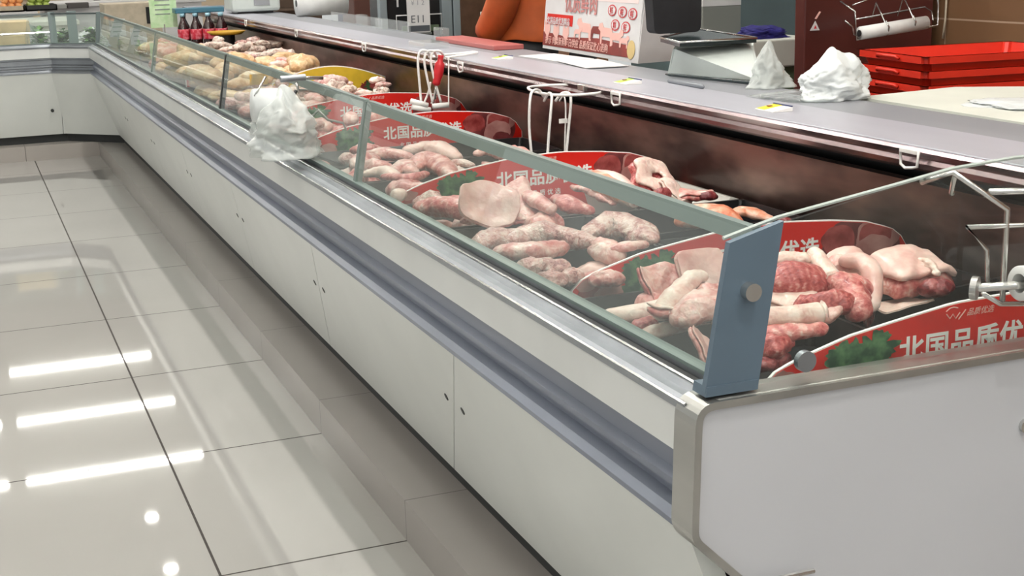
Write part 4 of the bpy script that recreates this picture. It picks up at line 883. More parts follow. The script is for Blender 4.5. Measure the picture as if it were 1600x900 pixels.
# papers and red folder under and beside the card
c = at_z(815, 82, .9515); bm = B(); box(bm, -.06, .06, -.35, .32, 0, .018, bev=.003); t = new_obj('red_folder', bm, mat('faded_red_folder', (176, 96, 92), .45), None, loc=(1.9, 5.15, .9515)); tag(t, 'faded red folder lying on the ledge left of the tent card', 'folder')
for i, (x, y, rz) in enumerate(((1.89, 4.35, .05), (1.875, 4.02, -.12))):
    bm = B(); box(bm, -.07, .07, -.15, .15, 0, .002); t = new_obj('paper_sheet', bm, M['paper'], None, loc=(x, y, .9515+.0022*i)); t.rotation_euler = (0, 0, rz)
    tag(t, ('white paper sheet in front of the tent card', 'white paper sheet sticking out at the right foot of the tent card')[i], 'paper')

# scale
base = at_z(1112, 118, .9515); base.z = .9515
t = empty('counter_scale', base, 0, 'off-white counter scale with dark platter and black display, right of the tent card', 'scale')
f0, f1 = at_z(1042, 118, .9515)-base, at_z(1190, 128, .9515)-base; g0, g1 = at_z(1052, 74, 1.035)-base, at_z(1176, 68, 1.035)-base
back = Vector((.10, .16, 0))
bm = B(); hexa(bm, [f0, f1, f1+back, f0+back], [g0, g1, g1+back*.8, g0+back*.8]); bmesh.ops.bevel(bm, geom=bm.edges[:], offset=.006, segments=2, affect='EDGES'); bd = new_obj('body', bm, M['scale'], t)
bm = B(); 
for i in range(3):
    for j in range(9):
        u_ = .36+.28*j/9; v_ = .22+.12*i; p = f0.lerp(f1, u_).lerp(g0.lerp(g1, u_), v_)+Vector((0, -.0012, 0)); hexa(bm, [p, p+Vector((.0075, 0, 0)), p+Vector((.0075, .001, .005)), p+Vector((0, .001, .005))], [q+Vector((0, -.0006, 0)) for q in (p, p+Vector((.0075, 0, 0)), p+Vector((.0075, .001, .005)), p+Vector((0, .001, .005)))])
new_obj('printed_plate', bm, mat('grey_print', (140, 146, 142), .5), bd)
zp = g0.z+.016
bm = B(); PP = [at_z(px, py, base.z+zp)-base for px, py in ((1032, 60), (1062, 68), (1182, 61), (1092, 47))]
bm = B(); hexa(bm, [p-Vector((0, 0, .010)) for p in PP], [p+Vector((0, 0, .002)) for p in PP]); new_obj('platter', bm, M['tealdk'], t)
bm = B(); tube(bm, [p+Vector((0, 0, .003)) for p in PP], .0035, 8, True); new_obj('platter_rim', bm, M['chrome'], t, True)
bm = B(); mm_ = (g0+g1+back*1.6)/2; box(bm, mm_.x-.06, mm_.x+.06, mm_.y-.05, mm_.y+.05, g0.z-.01, zp-.008); new_obj('platter_support', bm, M['black'], t)
q0, q1 = at_y(1018, 50, base.y+.20)-base, at_y(1090, 20, base.y+.20)-base
bm = B(); outline_plate(bm, rounded([(q0.x, zp+.012), (q1.x, zp+.012), (q1.x+.004, q1.z+.12), (q0.x-.012, q1.z+.12)], [.02, .02, .01, .01]), q0.y-.02, q0.y+.03); new_obj('display_head', bm, M['blackcloth'], t)
# slim tools in front of the scale
for i, (a, b, r_, l) in enumerate((((1040, 116), (1186, 131), .005, 'long thin dark skewer lying in front of the scale'), ((1044, 126), (1100, 136), .007, 'grey pen lying on the ledge in front of the scale'))):
    A_, B_ = at_z(*a, .9585), at_z(*b, .9585); bb = (A_+B_)/2; tt = new_obj(('skewer', 'pen')[i], tube(B(), [A_-bb, (A_-bb)*.9, (B_-bb)*.9, B_-bb], [r_*.4, r_, r_, r_*.3], 10), (M['tealdk'], mat('grey_pen', (110, 114, 120), .4))[i], None, True, bb)
    tag(tt, l, ('skewer', 'pen')[i])
# bags
def bagmesh(w_, d_, h, seed, knots=0, n=(56, 30), peak=False):
    bm = B(); rings = []
    for i in range(n[1]+1):
        v = i/n[1]
        prof = (1-v)**.8*.98+.02 if peak else max(.04, (1-v**3.2))**.55*(1-.12*v)
        ring = []
        for j in range(n[0]):
            th = 2*PI*j/n[0]; c, s = math.cos(th), math.sin(th)
            q = Vector((c, s, v*2))
            k = 1+.38*noise.noise(q*1.3+Vector((seed, 0, 0)))+.30*(.4-abs(noise.noise(q*2.6+Vector((0, seed, 0)))))+.22*(.3-abs(noise.noise(q*6+Vector((0, 0, seed)))))
            top = 1+.35*noise.noise(Vector((c*1.2*prof, s*1.2*prof, seed)))+.18*noise.noise(Vector((c*3*prof, s*3*prof, seed+4)))
            ring.append(bm.verts.new((c*w_*prof*k, s*d_*prof*k, h*v*top)))
        rings.append(ring)
    for A, C in zip(rings, rings[1:]):
        for j in range(n[0]): bm.faces.new((A[j], A[(j+1) % n[0]], C[(j+1) % n[0]], C[j]))
    bm.faces.new(rings[0][::-1]); bm.faces.new(rings[-1]); return bm
c = at_z(1315, 156, .9515); t = new_obj('plastic_bag', bagmesh(.078, .06, .105, 4.4), M['bag'], None, True, (c.x+.0, c.y+.03, .9515)); tag(t, 'crumpled white plastic bag standing on the ledge before the red crates', 'bag')
c = at_z(1212, 138, .9515); t = new_obj('plastic_bag', bagmesh(.062, .045, .115, 9.1, peak=True), M['plastic'], None, True, (c.x, c.y+.03, .9515)); tag(t, 'clear peaked plastic bag on the ledge at the right end of the scale', 'bag')
c = at_z(1270, 150, .9515); t = new_obj('plastic_film', bagmesh(.12, .10, .014, 2.7), M['clearpl'], None, True, (c.x-.03, c.y-.02, .9515)); tag(t, 'flat crumpled clear film spread on the ledge before the white bag', 'plastic film')

# worktop behind the ledge and crates
WZ = .953
bm = B(); W_ = [(1.965, 1.9), (2.45, 1.9), (2.45, 2.70), (2.30, 2.80), (1.985, 2.76)]
t = empty('work_table', (2.2, 2.3, 0), 0, 'white topped work table directly behind the near end of the ledge', 'table')
bm = B(); hexa(bm, [(x-2.2, y-2.3, WZ-.04) for x, y in W_], [(x-2.2, y-2.3, WZ) for x, y in W_]); new_obj('tabletop', bm, M['board'], t)
for sx, sy in ((-.19, -.36), (.21, -.36), (.21, .36), (-.17, .40)): bm = B(); box(bm, sx-.02, sx+.02, sy-.02, sy+.02, 0, WZ-.04); new_obj('leg', bm, M['steel'], t)
c = at_z(1440, 172, WZ); t = new_obj('cloth', bagmesh(.09, .11, .010, 7.7), M['bag'], None, True, (2.17, 2.42, WZ)); tag(t, 'thin white wrinkled sheet lying on the work table', 'cloth')
def crate(z, label):
    w_, d_, h, tk = .275, .19, .115, .006
    t = empty('stacking_crate', (2.86, 3.42, z), -.10, label, 'crate', 'red crates in one nested stack')
    bm = B()
    def ring(s, z_): return [bm.verts.new((sx*(w_-s), sy*(d_-s), z_)) for sx, sy in ((-1, -1), (1, -1), (1, 1), (-1, 1))]
    R_ = [ring(.05, 0), ring(.012, h-.02), ring(.0, h-.02), ring(.0, h), ring(.014, h), ring(.056, .006)]
    bm.faces.new(R_[0][::-1]); bm.faces.new(R_[-1])
    for a, b in zip(R_, R_[1:]):
        for k in range(4): bm.faces.new((a[k], a[(k+1) % 4], b[(k+1) % 4], b[k]))
    bmesh.ops.bevel(bm, geom=[e for e in bm.edges if abs(e.verts[0].co.z-e.verts[1].co.z) > .015], offset=.018, segments=3, affect='EDGES'); new_obj('shell', bm, M['crate'], t)
    for sx in (-1, 1):
        bm = B(); tube(bm, [(sx*(w_+.004), -.06, h-.012), (sx*(w_+.010), -.05, h-.006), (sx*(w_+.010), .05, h-.006), (sx*(w_+.004), .06, h-.012)], .005, 8); new_obj('handle', bm, M['crate'], t, True)
    return t
CT = .982
for i, l in enumerate(('topmost open red crate of the nested stack behind the work table', 'second red crate from the top of the nested stack', 'third red crate from the top of the nested stack', 'fourth red crate from the top, mostly hidden by the work table')):
    crate(CT-.115-.042*i, l)
bm = B(); t = empty('low_stand', (2.86, 3.42, 0), -.10, 'plain steel stand carrying the stack of red crates', 'stand')
bm = B(); box(bm, -.22, .22, -.15, .15, .62, CT-.115-.127, bev=.004); new_obj('stand_top', bm, M['steel'], t)
for sx in (-1, 1):
    for sy in (-1, 1): bm = B(); box(bm, sx*.2-.015, sx*.2+.015, sy*.13-.015, sy*.13+.015, 0, .62); new_obj('leg', bm, M['steel'], t)
# maroon cabinet with sticker and wire roll rack
t = empty('tall_cabinet', (2.98, 4.45, 0), 0, 'tall glossy maroon cabinet behind the red crates with a small white triangle sticker', 'cabinet')
bm = B(); box(bm, -.262, .28, -.35, -.29, 0, 1.75, bev=.006); new_obj('cabinet_body', bm, M['rbrown'], t); bm = B(); box(bm, .17, .28, -.29, .30, 0, 1.7); new_obj('cabinet_back', bm, M['rbrown'], t)
p = at_y(1272, 43, 4.095)-Vector((2.98, 4.45, 0)); st = B(); outline_plate(st, [(p.x-.016, p.z-.010), (p.x+.022, p.z-.010), (p.x+.004, p.z+.022)], p.y-.0015, p.y+.001); s_ = new_obj('triangle_sticker', st, M['paper'], t)
bm = B(); outline_plate(bm, [(p.x-.002, p.z-.004), (p.x+.010, p.z-.004), (p.x+.004, p.z+.008)], p.y-.0022, p.y-.001); new_obj('sticker_centre', bm, M['hookred'], s_)
bm = B(); outline_plate(bm, [(p.x+.002, p.z+.030), (p.x+.008, p.z+.028), (p.x+.026, p.z+.052), (p.x+.020, p.z+.054)], p.y-.0015, p.y+.001); new_obj('tick_sticker', bm, M['pinkpr'], t)
YR = 3.98; base = at_y(1395, 50, YR); t = empty('roll_rack', base, 0, 'wire rack with a white bag roll hung on the maroon cabinet', 'rack')
def wr(name, pts, r, y=YR, m='chrome', par=None, closed=False, b=None, sm=False):
    W = [at_y(q[0], q[1], y+(q[2] if len(q) > 2 else 0))-(b or base) for q in pts]
    if sm: W = smooth_path(W, 5)
    return new_obj(name, tube(B(), W, r, 8, closed), M[m], par or t, True)
wr('frame_wire', [(1313, 2, .05), (1336, 18), (1338, 62), (1465, 40), (1466, 8), (1463, -20)], .0035)
wr('frame_wire', [(1320, 32), (1332, 42), (1334, 54), (1345, 57)], .003)
wr('frame_wire', [(1332, 8, .08), (1375, -8, .08)], .0025); wr('frame_wire', [(1338, 30, .08), (1445, 11, .08), (1456, 18, .04), (1458, 32)], .003)
wr('frame_wire', [(1362, 28, .08), (1369, 4, .08), (1384, 38, .0), (1386, 52)], .003); wr('frame_wire', [(1402, 25, .08), (1412, -5, .08), (1427, 28), (1426, 48)], .003)
rl = new_obj('bag_roll', tube(B(), [at_y(1344, 52, YR-.01)-base, at_y(1447, 35, YR-.01)-base], .0225, 20), M['roll'], t, True)
bm = B(); A_, B_ = at_y(1343, 52, YR-.012)-base, at_y(1345, 52, YR-.012)-base; tube(bm, [A_-(B_-A_).normalized()*.003, A_], .011, 14); new_obj('core_hole', bm, M['black'], rl)
wr('loop_wire', [(1384, 32, -.03), (1389, 42, -.04), (1387, 54, -.02), (1382, 56, 0)], .003); wr('loop_wire', [(1427, 24, -.03), (1431, 34, -.04), (1428, 46, -.02), (1420, 50, 0)], .003)
# cord on the tile wall
bm = B(); W = [at_x(1480, -20, 3.29), at_x(1477, 30, 3.288), at_x(1473, 60, 3.29)]; bb = W[1]; t = new_obj('string', tube(B(), [p-bb for p in W], .004, 6), M['cardb'], None, True, bb); tag(t, 'thin pale cord hanging down the brown tiled wall', 'string')
# near wire roll rack on the end glass
YK = YN-.04; base = at_y(1560, 400, YK); t = empty('roll_rack', base, 0, 'near wire rack with a white bag roll, hung on the end glass at the right', 'rack')
wr('frame_wire', [(1440, 285, .05), (1489, 269), (1574, 327), (1566, 470, 0)], .0040, YK, b=base)
wr('clip_wire', [(1493, 271), (1486, 300, .05), (1488, 304, .05)], .0035, YK, b=base)
wr('frame_wire', [(1546, 300, .03), (1680, 296, .03)], .0045, YK, b=base)
wr('frame_wire', [(1680, 349, 0), (1511, 355, 0), (1542, 390, 0), (1543, 440, 0)], .0035, YK, b=base, par=t)
wr('frame_wire', [(1535, 458), (1563, 475), (1680, 474)], .0035, YK, b=base)
ks = wr('axle', [(1523, 450), (1680, 440)], .0058, YK-.02, b=base)
A_ = at_y(1523, 450, YK-.025)-base; dr = (at_y(1640, 441, YK-.025)-base-A_).normalized()
dr2 = (dr+Vector((0, -1.3, 0))).normalized()
new_obj('end_knob', cyl(B(), A_-dr2*.004, A_+dr2*.004, .0155, seg=28), M['steel'], t)
A_ = at_y(1592, 443, YK-.02)-base; 
bm = B(); prof = []; rings = []
u_ = dr.orthogonal().normalized(); v_ = dr.cross(u_)
for (s, r_) in ((.0, .013), (.0, .022), (.002, .0235), (.12, .0235), (.12, .013), (.0, .013)):
    rings.append([bm.verts.new(A_+dr*s+(u_*math.cos(2*PI*k/28)+v_*math.sin(2*PI*k/28))*r_) for k in range(28)])
for A1, C1 in zip(rings, rings[1:]):
    for k in range(28): bm.faces.new((A1[k], A1[(k+1) % 28], C1[(k+1) % 28], C1[k]))
new_obj('bag_roll', bm, M['roll'], t, True)
# middle wire rack with big translucent bag
YM = 3.78; base = at_y(452, 160, YM); t = empty('roll_rack', base, 0, 'wire rack hung over the front glass, half covered by a cloudy plastic bag', 'rack')
wr('frame_wire', [(447, 121), (505, 122)], .005, YM, b=base); wr('frame_wire', [(398, 150, -.05), (415, 120, -.02)], .003, YM, b=base)
wr('frame_wire', [(463, 141), (443, 183)], .005, YM-.03, b=base, m='black')
wr('frame_wire', [(463, 128, .0), (466, 141, 0), (500, 143, .1), (520, 148, .1)], .004, YM, b=base)
wr('frame_wire', [(460, 183), (487, 182), (497, 172), (512, 187), (536, 192), (541, 203)], .0035, YM-.03, b=base, m='steel')
wr('frame_wire', [(414, 196), (430, 207), (470, 208), (492, 200)], .006, YM-.05, b=base, m='steel')
q = at_y(450, 190, YM-.06)-base; new_obj('end_knob', cyl(B(), q, q+Vector((-.01, .012, .002)), .018, seg=20), M['tealdk'], t)
q = at_y(455, 124, YM)-base; new_obj('clamp', cyl(B(), q+Vector((-.03, 0, .002)), q+Vector((.04, 0, .004)), .009, seg=16), M['alu'], t)
cb = at_y(437, 180, YM-.03)
t = new_obj('plastic_bag', bagmesh(.088, .12, .165, 13.3), M['plastic'], None, True, (cb.x+.0, cb.y-.03, .79)); tag(t, 'cloudy translucent plastic bag bunched over the front glass and rail', 'bag')
t = new_obj('plastic_roll', tube(B(), [at_y(395, 165, YM-.02)-cb, at_y(450, 165, YM-.02)-cb], [.045, .05], 24), M['bag'], None, True, cb); tag(t, 'thick white roll inside the cloudy plastic bag at the front glass', 'roll')
c = at_y(404, 118, 4.6); bm = B(); box(bm, -.03, .03, -.001, .001, 0, .035); t = new_obj('yellow_card', bm, mat('amber_card', (210, 168, 84), .5), None, loc=(c.x, 4.6, c.z-.03)); tag(t, 'small amber card behind the glass at the left of the plastic bag', 'card')

# person in orange jacket behind the ledge
def person(loc, rz, label):
    t = empty('person', loc, rz, label, 'person')
    V = [(0, 0, .95), (0, 0, 1.10), (0, .01, 1.28), (0, .01, 1.42), (0, .0, 1.50), (0, -.02, 1.58), (0, -.03, 1.67),
         (.10, 0, .90), (.11, .01, .50), (.11, .02, .09), (.12, -.12, .04), (-.10, 0, .90), (-.11, .01, .50), (-.11, .02, .09), (-.12, -.12, .04),
         (.19, .01, 1.40), (.24, .03, 1.13), (.22, -.12, .96), (.21, -.18, .93), (-.19, .01, 1.40), (-.24, .03, 1.13), (-.22, -.12, .96), (-.21, -.18, .93)]
    Rr = [.15, .14, .155, .13, .055, .075, .09, .10, .07, .05, .04, .10, .07, .05, .04, .062, .048, .034, .028, .062, .048, .034, .028]
    E_ = [(0, 1), (1, 2), (2, 3), (3, 4), (4, 5), (5, 6), (0, 7), (7, 8), (8, 9), (9, 10), (0, 11), (11, 12), (12, 13), (13, 14), (3, 15), (15, 16), (16, 17), (17, 18), (3, 19), (19, 20), (20, 21), (21, 22)]
    me = bpy.data.meshes.new('body'); me.from_pydata(V, E_, []); o = bpy.data.objects.new('body', me); COL.objects.link(o); o.parent = t
    md = o.modifiers.new('skin', 'SKIN'); 
    for i, r_ in enumerate(Rr): me.skin_vertices[0].data[i].radius = (r_, r_*.72 if i < 4 else r_)
    me.skin_vertices[0].data[0].use_root = True; o.modifiers.new('sub', 'SUBSURF').levels = 2; o.modifiers['sub'].render_levels = 2; me.materials.append(M['skin'])
    # fingers
    for s in (-1, 1):
        for k in range(5):
            a = Vector((s*.21+(k-2)*.013, -.185, .93)); d = Vector(((k-2)*.004, -.035-.006*(2-abs(k-2)), -.02)); 
            if k == 0: d = Vector((-.03, -.02, -.01))
            new_obj('finger', tube(B(), [a, a+d, a+d*1.5+Vector((0, 0, -.018))], [.009, .008, .005], 8), M['skin'], t, True)
    # jacket shell with a hem
    def shell(prof, m, nm, seg=36):
        bm = B(); rings = [[bm.verts.new((rx*math.cos(2*PI*k/seg), ry*math.sin(2*PI*k/seg)+oy, z+.006*math.sin(2*PI*k/seg*5)*(1 if i == 0 else .4))) for k in range(seg)] for i, (rx, ry, z, oy) in enumerate(prof)]
        for A1, C1 in zip(rings, rings[1:]):
            for k in range(seg): bm.faces.new((A1[k], A1[(k+1) % seg], C1[(k+1) % seg], C1[k]))
        bm.faces.new(rings[-1]); return new_obj(nm, bm, m, t, True)
    jk = shell([(.225, .165, .955, 0), (.228, .168, .965, 0), (.215, .158, 1.0, 0), (.20, .148, 1.12, 0), (.21, .15, 1.28, .005), (.215, .14, 1.40, .01), (.16, .11, 1.47, .01), (.075, .075, 1.51, 0)], M['orange'], 'jacket')
    for s in (-1, 1):
        new_obj('sleeve', tube(B(), smooth_path([(s*.17, .01, 1.42), (s*.215, .02, 1.34), (s*.25, .035, 1.13), (s*.225, -.10, .985)], 5), .066, 14), M['orange'], jk, True)
    for s in (-1, 1): new_obj('trouser_leg', tube(B(), [(s*.085, 0, .99), (s*.10, 0, .85), (s*.11, .01, .5), (s*.112, .02, .08)], [.12, .118, .088, .072], 16), M['blackcloth'], t, True)
    for s in (-1, 1): new_obj('shoe', blob_bm([(s*.115, .05, .045), (s*.118, -.05, .045), (s*.122, -.16, .035)], [.05, .052, .04], .8, amp=.02), M['black'], t, True)
    bm = B(); bmesh.ops.create_uvsphere(bm, u_segments=28, v_segments=18, radius=1)
    for v in bm.verts:
        x, y, z = v.co; v.co = Vector((x*.078*(1-.12*max(0, -z)), y*.096-.02, z*.115+1.665))
        if z < -.4 and y < 0: v.co.y -= .006
    hd = new_obj('head', bm, M['skin'], t, True)
    bm = B(); tube(bm, [(0, -.112, 1.69), (0, -.128, 1.655), (0, -.116, 1.645)], [.006, .013, .008], 10); new_obj('nose', bm, M['skin'], hd, True)
    for s in (-1, 1):
        bm = B(); bmesh.ops.create_uvsphere(bm, u_segments=12, v_segments=8, radius=.011, matrix=Matrix.Translation((s*.03, -.104, 1.685))); new_obj('eye', bm, M['white'], hd, True)
        bm = B(); bmesh.ops.create_uvsphere(bm, u_segments=10, v_segments=8, radius=.02, matrix=Matrix.Translation((s*.08, -.015, 1.665)) @ Matrix.Diagonal((.4, .8, 1.4, 1))); new_obj('ear', bm, M['skin'], hd, True)
    bm = B(); tube(bm, [(-.024, -.108, 1.622), (0, -.115, 1.620), (.024, -.108, 1.622)], [.003, .006, .003], 8); new_obj('mouth', bm, M['pinkpr'], hd, True)
    bm = B(); bmesh.ops.create_uvsphere(bm, u_segments=28, v_segments=16, radius=1)
    for v in bm.verts: x, y, z = v.co; v.co = Vector((x*.088, y*.10-.004, max(z, -.35 if y > 0 else .35)*.118+1.678))
    new_obj('hair', bm, M['hair'], hd, True)
    return t
person((2.27, 5.28, 0), PI+.25, 'person in an orange jacket and black trousers behind the tent card')

# teal cabinet, white table with blue cloth, etc.
t = empty('fridge_cabinet', (3.66, 6.3, 0), 0, 'dark teal cabinet standing behind the scale', 'cabinet')
bm = B(); box(bm, -.36, .30, -.3, .3, 0, 1.35, bev=.01); new_obj('cabinet_body', bm, M['teal'], t); bm = B(); box(bm, -.36, -.34, -.33, -.30, .7, 1.0, bev=.004); new_obj('handle', bm, M['chrome'], t)
c = at_y(1214, 62, 4.7); t = empty('white_box', (c.x+.02, 4.85, 0), 0, 'white painted box table with a royal blue cloth on it, beside the maroon cabinet', 'table')
bm = B(); box(bm, -.17, .17, -.15, .15, .83, c.z, bev=.006); new_obj('box_top', bm, M['board'], t); bm = B(); box(bm, -.16, .16, -.12, .12, 0, .83); new_obj('base', bm, M['greenpl'], t)
t = new_obj('folded_cloth', bagmesh(.105, .06, .055, 21.3), M['bluecloth'], None, True, (c.x+.0, 4.82, c.z)); tag(t, 'crumpled royal blue cloth on the white box table', 'cloth')
c = at_y(1247, 40, 4.95); bm = B(); box(bm, -.035, .035, -.03, .03, -.02, .14, bev=.008); t = new_obj('pale_container', bm, mat('pale_blue_plastic', (150, 168, 182), .4), None, loc=(c.x+.03, 4.93, c.z)); tag(t, 'pale blue container on the white box table beside the blue cloth', 'container')
c = at_y(1128, 40, 5.6); t = empty('grey_bin', (c.x, 5.7, 0), 0, 'grey cabinet with a white paper on top, between the scale and the teal cabinet', 'cabinet')
bm = B(); box(bm, -.10, .10, -.1, .1, 0, 1.03, bev=.004); new_obj('cabinet_body', bm, mat('warm_grey_panel', (120, 122, 116), .4), t); bm = B(); box(bm, -.10, .10, -.1, .1, 1.031, 1.06); new_obj('paper_stack', bm, M['paper'], t)
bm = B(); box(bm, -.35, .35, -.02, .02, 0, 1.4); t = new_obj('cardboard_panel', bm, mat('brown_card_panel', (140, 104, 76), .6), None, loc=(3.1, 7.2, 0)); tag(t, 'brown panel seen behind the grey cabinet', 'panel')
# steel back table
t = empty('prep_table', (2.45, 3.95, 0), 0, 'low dark green prep table behind the scale', 'table')
bm = B(); box(bm, -.25, .20, -.22, .5, .74, .80, bev=.004); new_obj('tabletop', bm, M['tealdk'], t)
for sx in (-.2, .2):
    for sy in (-.18, .45): bm = B(); box(bm, sx-.02, sx+.02, sy-.02, sy+.02, 0, .74); new_obj('leg', bm, M['steel'], t)
# display unit with grey posts and white notice
t = empty('black_display_unit', (2.36, 7.1, 0), 0, 'black display unit between two grey posts, farther along behind the ledge', 'display unit')
bm = B(); box(bm, -.27, .12, -.02, .2, 0, 1.6, bev=.004); new_obj('back_board', bm, M['black'], t)
for x, w_ in ((-.27, .02), (.08, .028), (.135, .02)):
    bm = B(); box(bm, x-w_, x+w_, -.06, -.01, 0, 1.6, bev=.004); new_obj('post', bm, mat('grey_enamel_post', (140, 150, 154), .35, metal=.3) if w_ < .025 or True else M['steel'], t)
bm = B(); z = .985; tube(bm, [(-.2, -.05, .88), (-.2, -.05, z), (.05, -.05, z), (.05, -.05, .88)], .004, 6); new_obj('wire_frame', bm, M['paper'], t, True)
bm = B(); box(bm, -.17, .03, -.06, -.04, .90, .93); box(bm, -.22, -.17, -.08, -.05, .89, .905); new_obj('shelf_strip', bm, M['greenpl'], t)
text_obj('white_figures', '1 1', .075, M['paper'], t, (-.20, -.022, 1.03), .02)
p = at_y(654, 25, 6.95); t = empty('notice_card', (p.x, 6.95, .9), 0, 'white upright notice card with a dark foot strip, in front of the black display unit', 'notice')
bm = B(); box(bm, -.062, .062, -.002, .002, 0, .30); nb = new_obj('card', bm, M['paper'], t); bm = B(); box(bm, -.058, .058, -.004, -.002, .005, .035); new_obj('dark_strip', bm, mat('slate_print', (70, 74, 80), .5), nb)
text_obj('lettering', 'E11', .055, mat('grey_ink', (96, 98, 104), .5), nb, (-.045, -.0025, .05), .0)
text_obj('lettering', '¥ 1 2', .035, mat('light_grey_ink', (150, 150, 156), .5), nb, (-.04, -.0025, .14), .0)
bm = B(); box(bm, -.06, .06, -.03, .03, -.01, .0); new_obj('foot', bm, M['clearpl'], t)
# wall piece and green counter behind
bm = B(); box(bm, -.30, .34, -.03, .03, 0, 1.9); t = new_obj('brown_partition', bm, M['brownwood'], None, loc=(2.82, 7.6, 0)); tag(t, 'brown wooden partition left of the person in orange', 'partition')
c = at_y(755, 20, 6.4); t = empty('green_cupboard', (2.62, 6.5, 0), 0, 'green cupboard with a white top left of the person in orange', 'cupboard')
bm = B(); box(bm, -.14, .22, -.15, .15, .985, 1.005, bev=.003); new_obj('white_top', bm, M['board'], t); bm = B(); box(bm, -.125, .22, -.13, .15, 0, .985); new_obj('cupboard_body', bm, M['greenpl'], t); bm = B(); box(bm, -.10, -.06, -.134, -.13, .80, .95); new_obj('door_gap', bm, M['black'], t)
bm = B(); box(bm, -.20, .10, -.15, .15, 0, 1.5, bev=.006); t = new_obj('dark_locker', bm, mat('dark_brown_locker', (86, 54, 46), .45), None, loc=(float(at_y(582, 20, 8.9).x)+.05, 8.95, 0)); tag(t, 'dark brown locker beside the first grey post', 'locker')
bm = B(); box(bm, -.08, .08, -.1, .1, 0, 1.5, bev=.01); t = new_obj('blue_curtain', bm, mat('dark_navy_cloth', (40, 40, 78), .8), None, loc=(float(at_y(556, 20, 9.5).x), 9.6, 0)); tag(t, 'dark navy hanging cloth right of the white paper roll', 'cloth')
# big white roll and white machine on the ledge
t = empty('paper_roll', (2.04, 8.2, .953), 0, 'big white wrapping roll lying across the ledge at the far left', 'roll')
new_obj('roll_body', cyl(B(), (-.14, 0, .075), (.16, 0, .075), .075, seg=36), M['roll'], t, True); new_obj('core', cyl(B(), (-.143, 0, .075), (-.14, 0, .075), .02), M['black'], t)
t = empty('white_machine', (1.83, 9.0, .953), 0, 'white rounded counter machine left of the big wrapping roll', 'machine')
bm = B(); box(bm, -.19, .12, -.14, .14, .012, .15, bev=.02); new_obj('housing', bm, M['scale'], t); bm = B(); box(bm, -.15, .08, -.1, .1, 0, .012); new_obj('foot', bm, M['black'], t)
bm = B(); box(bm, -.05, .05, -.145, -.139, .05, .09); new_obj('keypad', bm, mat('keypad_grey', (150, 152, 156), .5), t)
for i, (px, py) in enumerate(((597, 46), (566, 38), (690, 62))):
    c = at_z(px, py, .9515); bm = B(); box(bm, -.015, .015, -.06, .06, 0, .05, bev=.003); t = new_obj('clear_block', bm, M['clearpl'], None, loc=(c.x, c.y, .9515)); tag(t, ['clear plastic block on the ledge before the first grey post', 'clear plastic block on the ledge, left of the first grey post', 'clear plastic block on the ledge below the second grey post'][i], 'block')
c = at_z(655, 55, .9515); bm = B(); box(bm, -.004, .004, -.9, .5, 0, .05); t = new_obj('clear_barrier', bm, M['clearpl'], None, loc=(1.93, 7.0, .9515)); tag(t, 'low clear plastic barrier along the back of the ledge', 'barrier')
# bottles in the far part
def bottle(c, label):
    t = empty('drink_bottle', c, 0, label, 'bottle', 'dark bottles with red labels at the far end')
    bm = B(); lathe(bm, [(.030, 0), (.034, .006), (.034, .07), (.030, .085), (.034, .10), (.033, .15), (.018, .185), (.012, .20), (.012, .215)], 16); new_obj('bottle_body', bm, M['bottle'], t, True)
    bm = B(); lathe(bm, [(.0345, .075), (.0355, .078), (.0355, .135), (.0345, .138)], 16); new_obj('label_wrap', bm, M['blabel'], t, True)
    bm = B(); lathe(bm, [(.014, .212), (.014, .232)], 12); new_obj('cap', bm, M['bcap'], t, True); return t
k = 0
for j in range(2):
    for i in range(4): bottle((1.31+.072*i+.02*j, 8.75+.08*j-.03*i, .745), 'dark drink bottle with pink label in the far group of bottles')
bm = B(); box(bm, -.16, .14, -.05, .08, 0, .03, bev=.004); t = new_obj('pack_tray', bm, mat('petrol_blue_tray', (60, 110, 130), .4), None, loc=(1.43, 8.80, .978)); tag(t, 'petrol blue strip tray lying on top of the bottle group', 'tray')
bm = B(); box(bm, -.16, .17, -.10, .14, 0, .085, bev=.004); t = new_obj('bottle_stand', bm, M['black'], None, loc=(1.42, 8.78, .657)); tag(t, 'low black plinth under the bottle group', 'plinth')
t = empty('yellow_dish', (1.5, 8.35, .86), 0, 'mustard yellow oval dish beside the bottle group', 'dish')
bm = B(); lathe(bm, [(.02, 0), (.09, .0), (.115, .02), (.108, .02), (.085, .006), (.01, .006)], 24); new_obj('dish_body', bm, M['ydish'], t, True); bm = B(); lathe(bm, [(.05, -.2), (.05, 0)]); new_obj('pedestal', bm, M['black'], t)
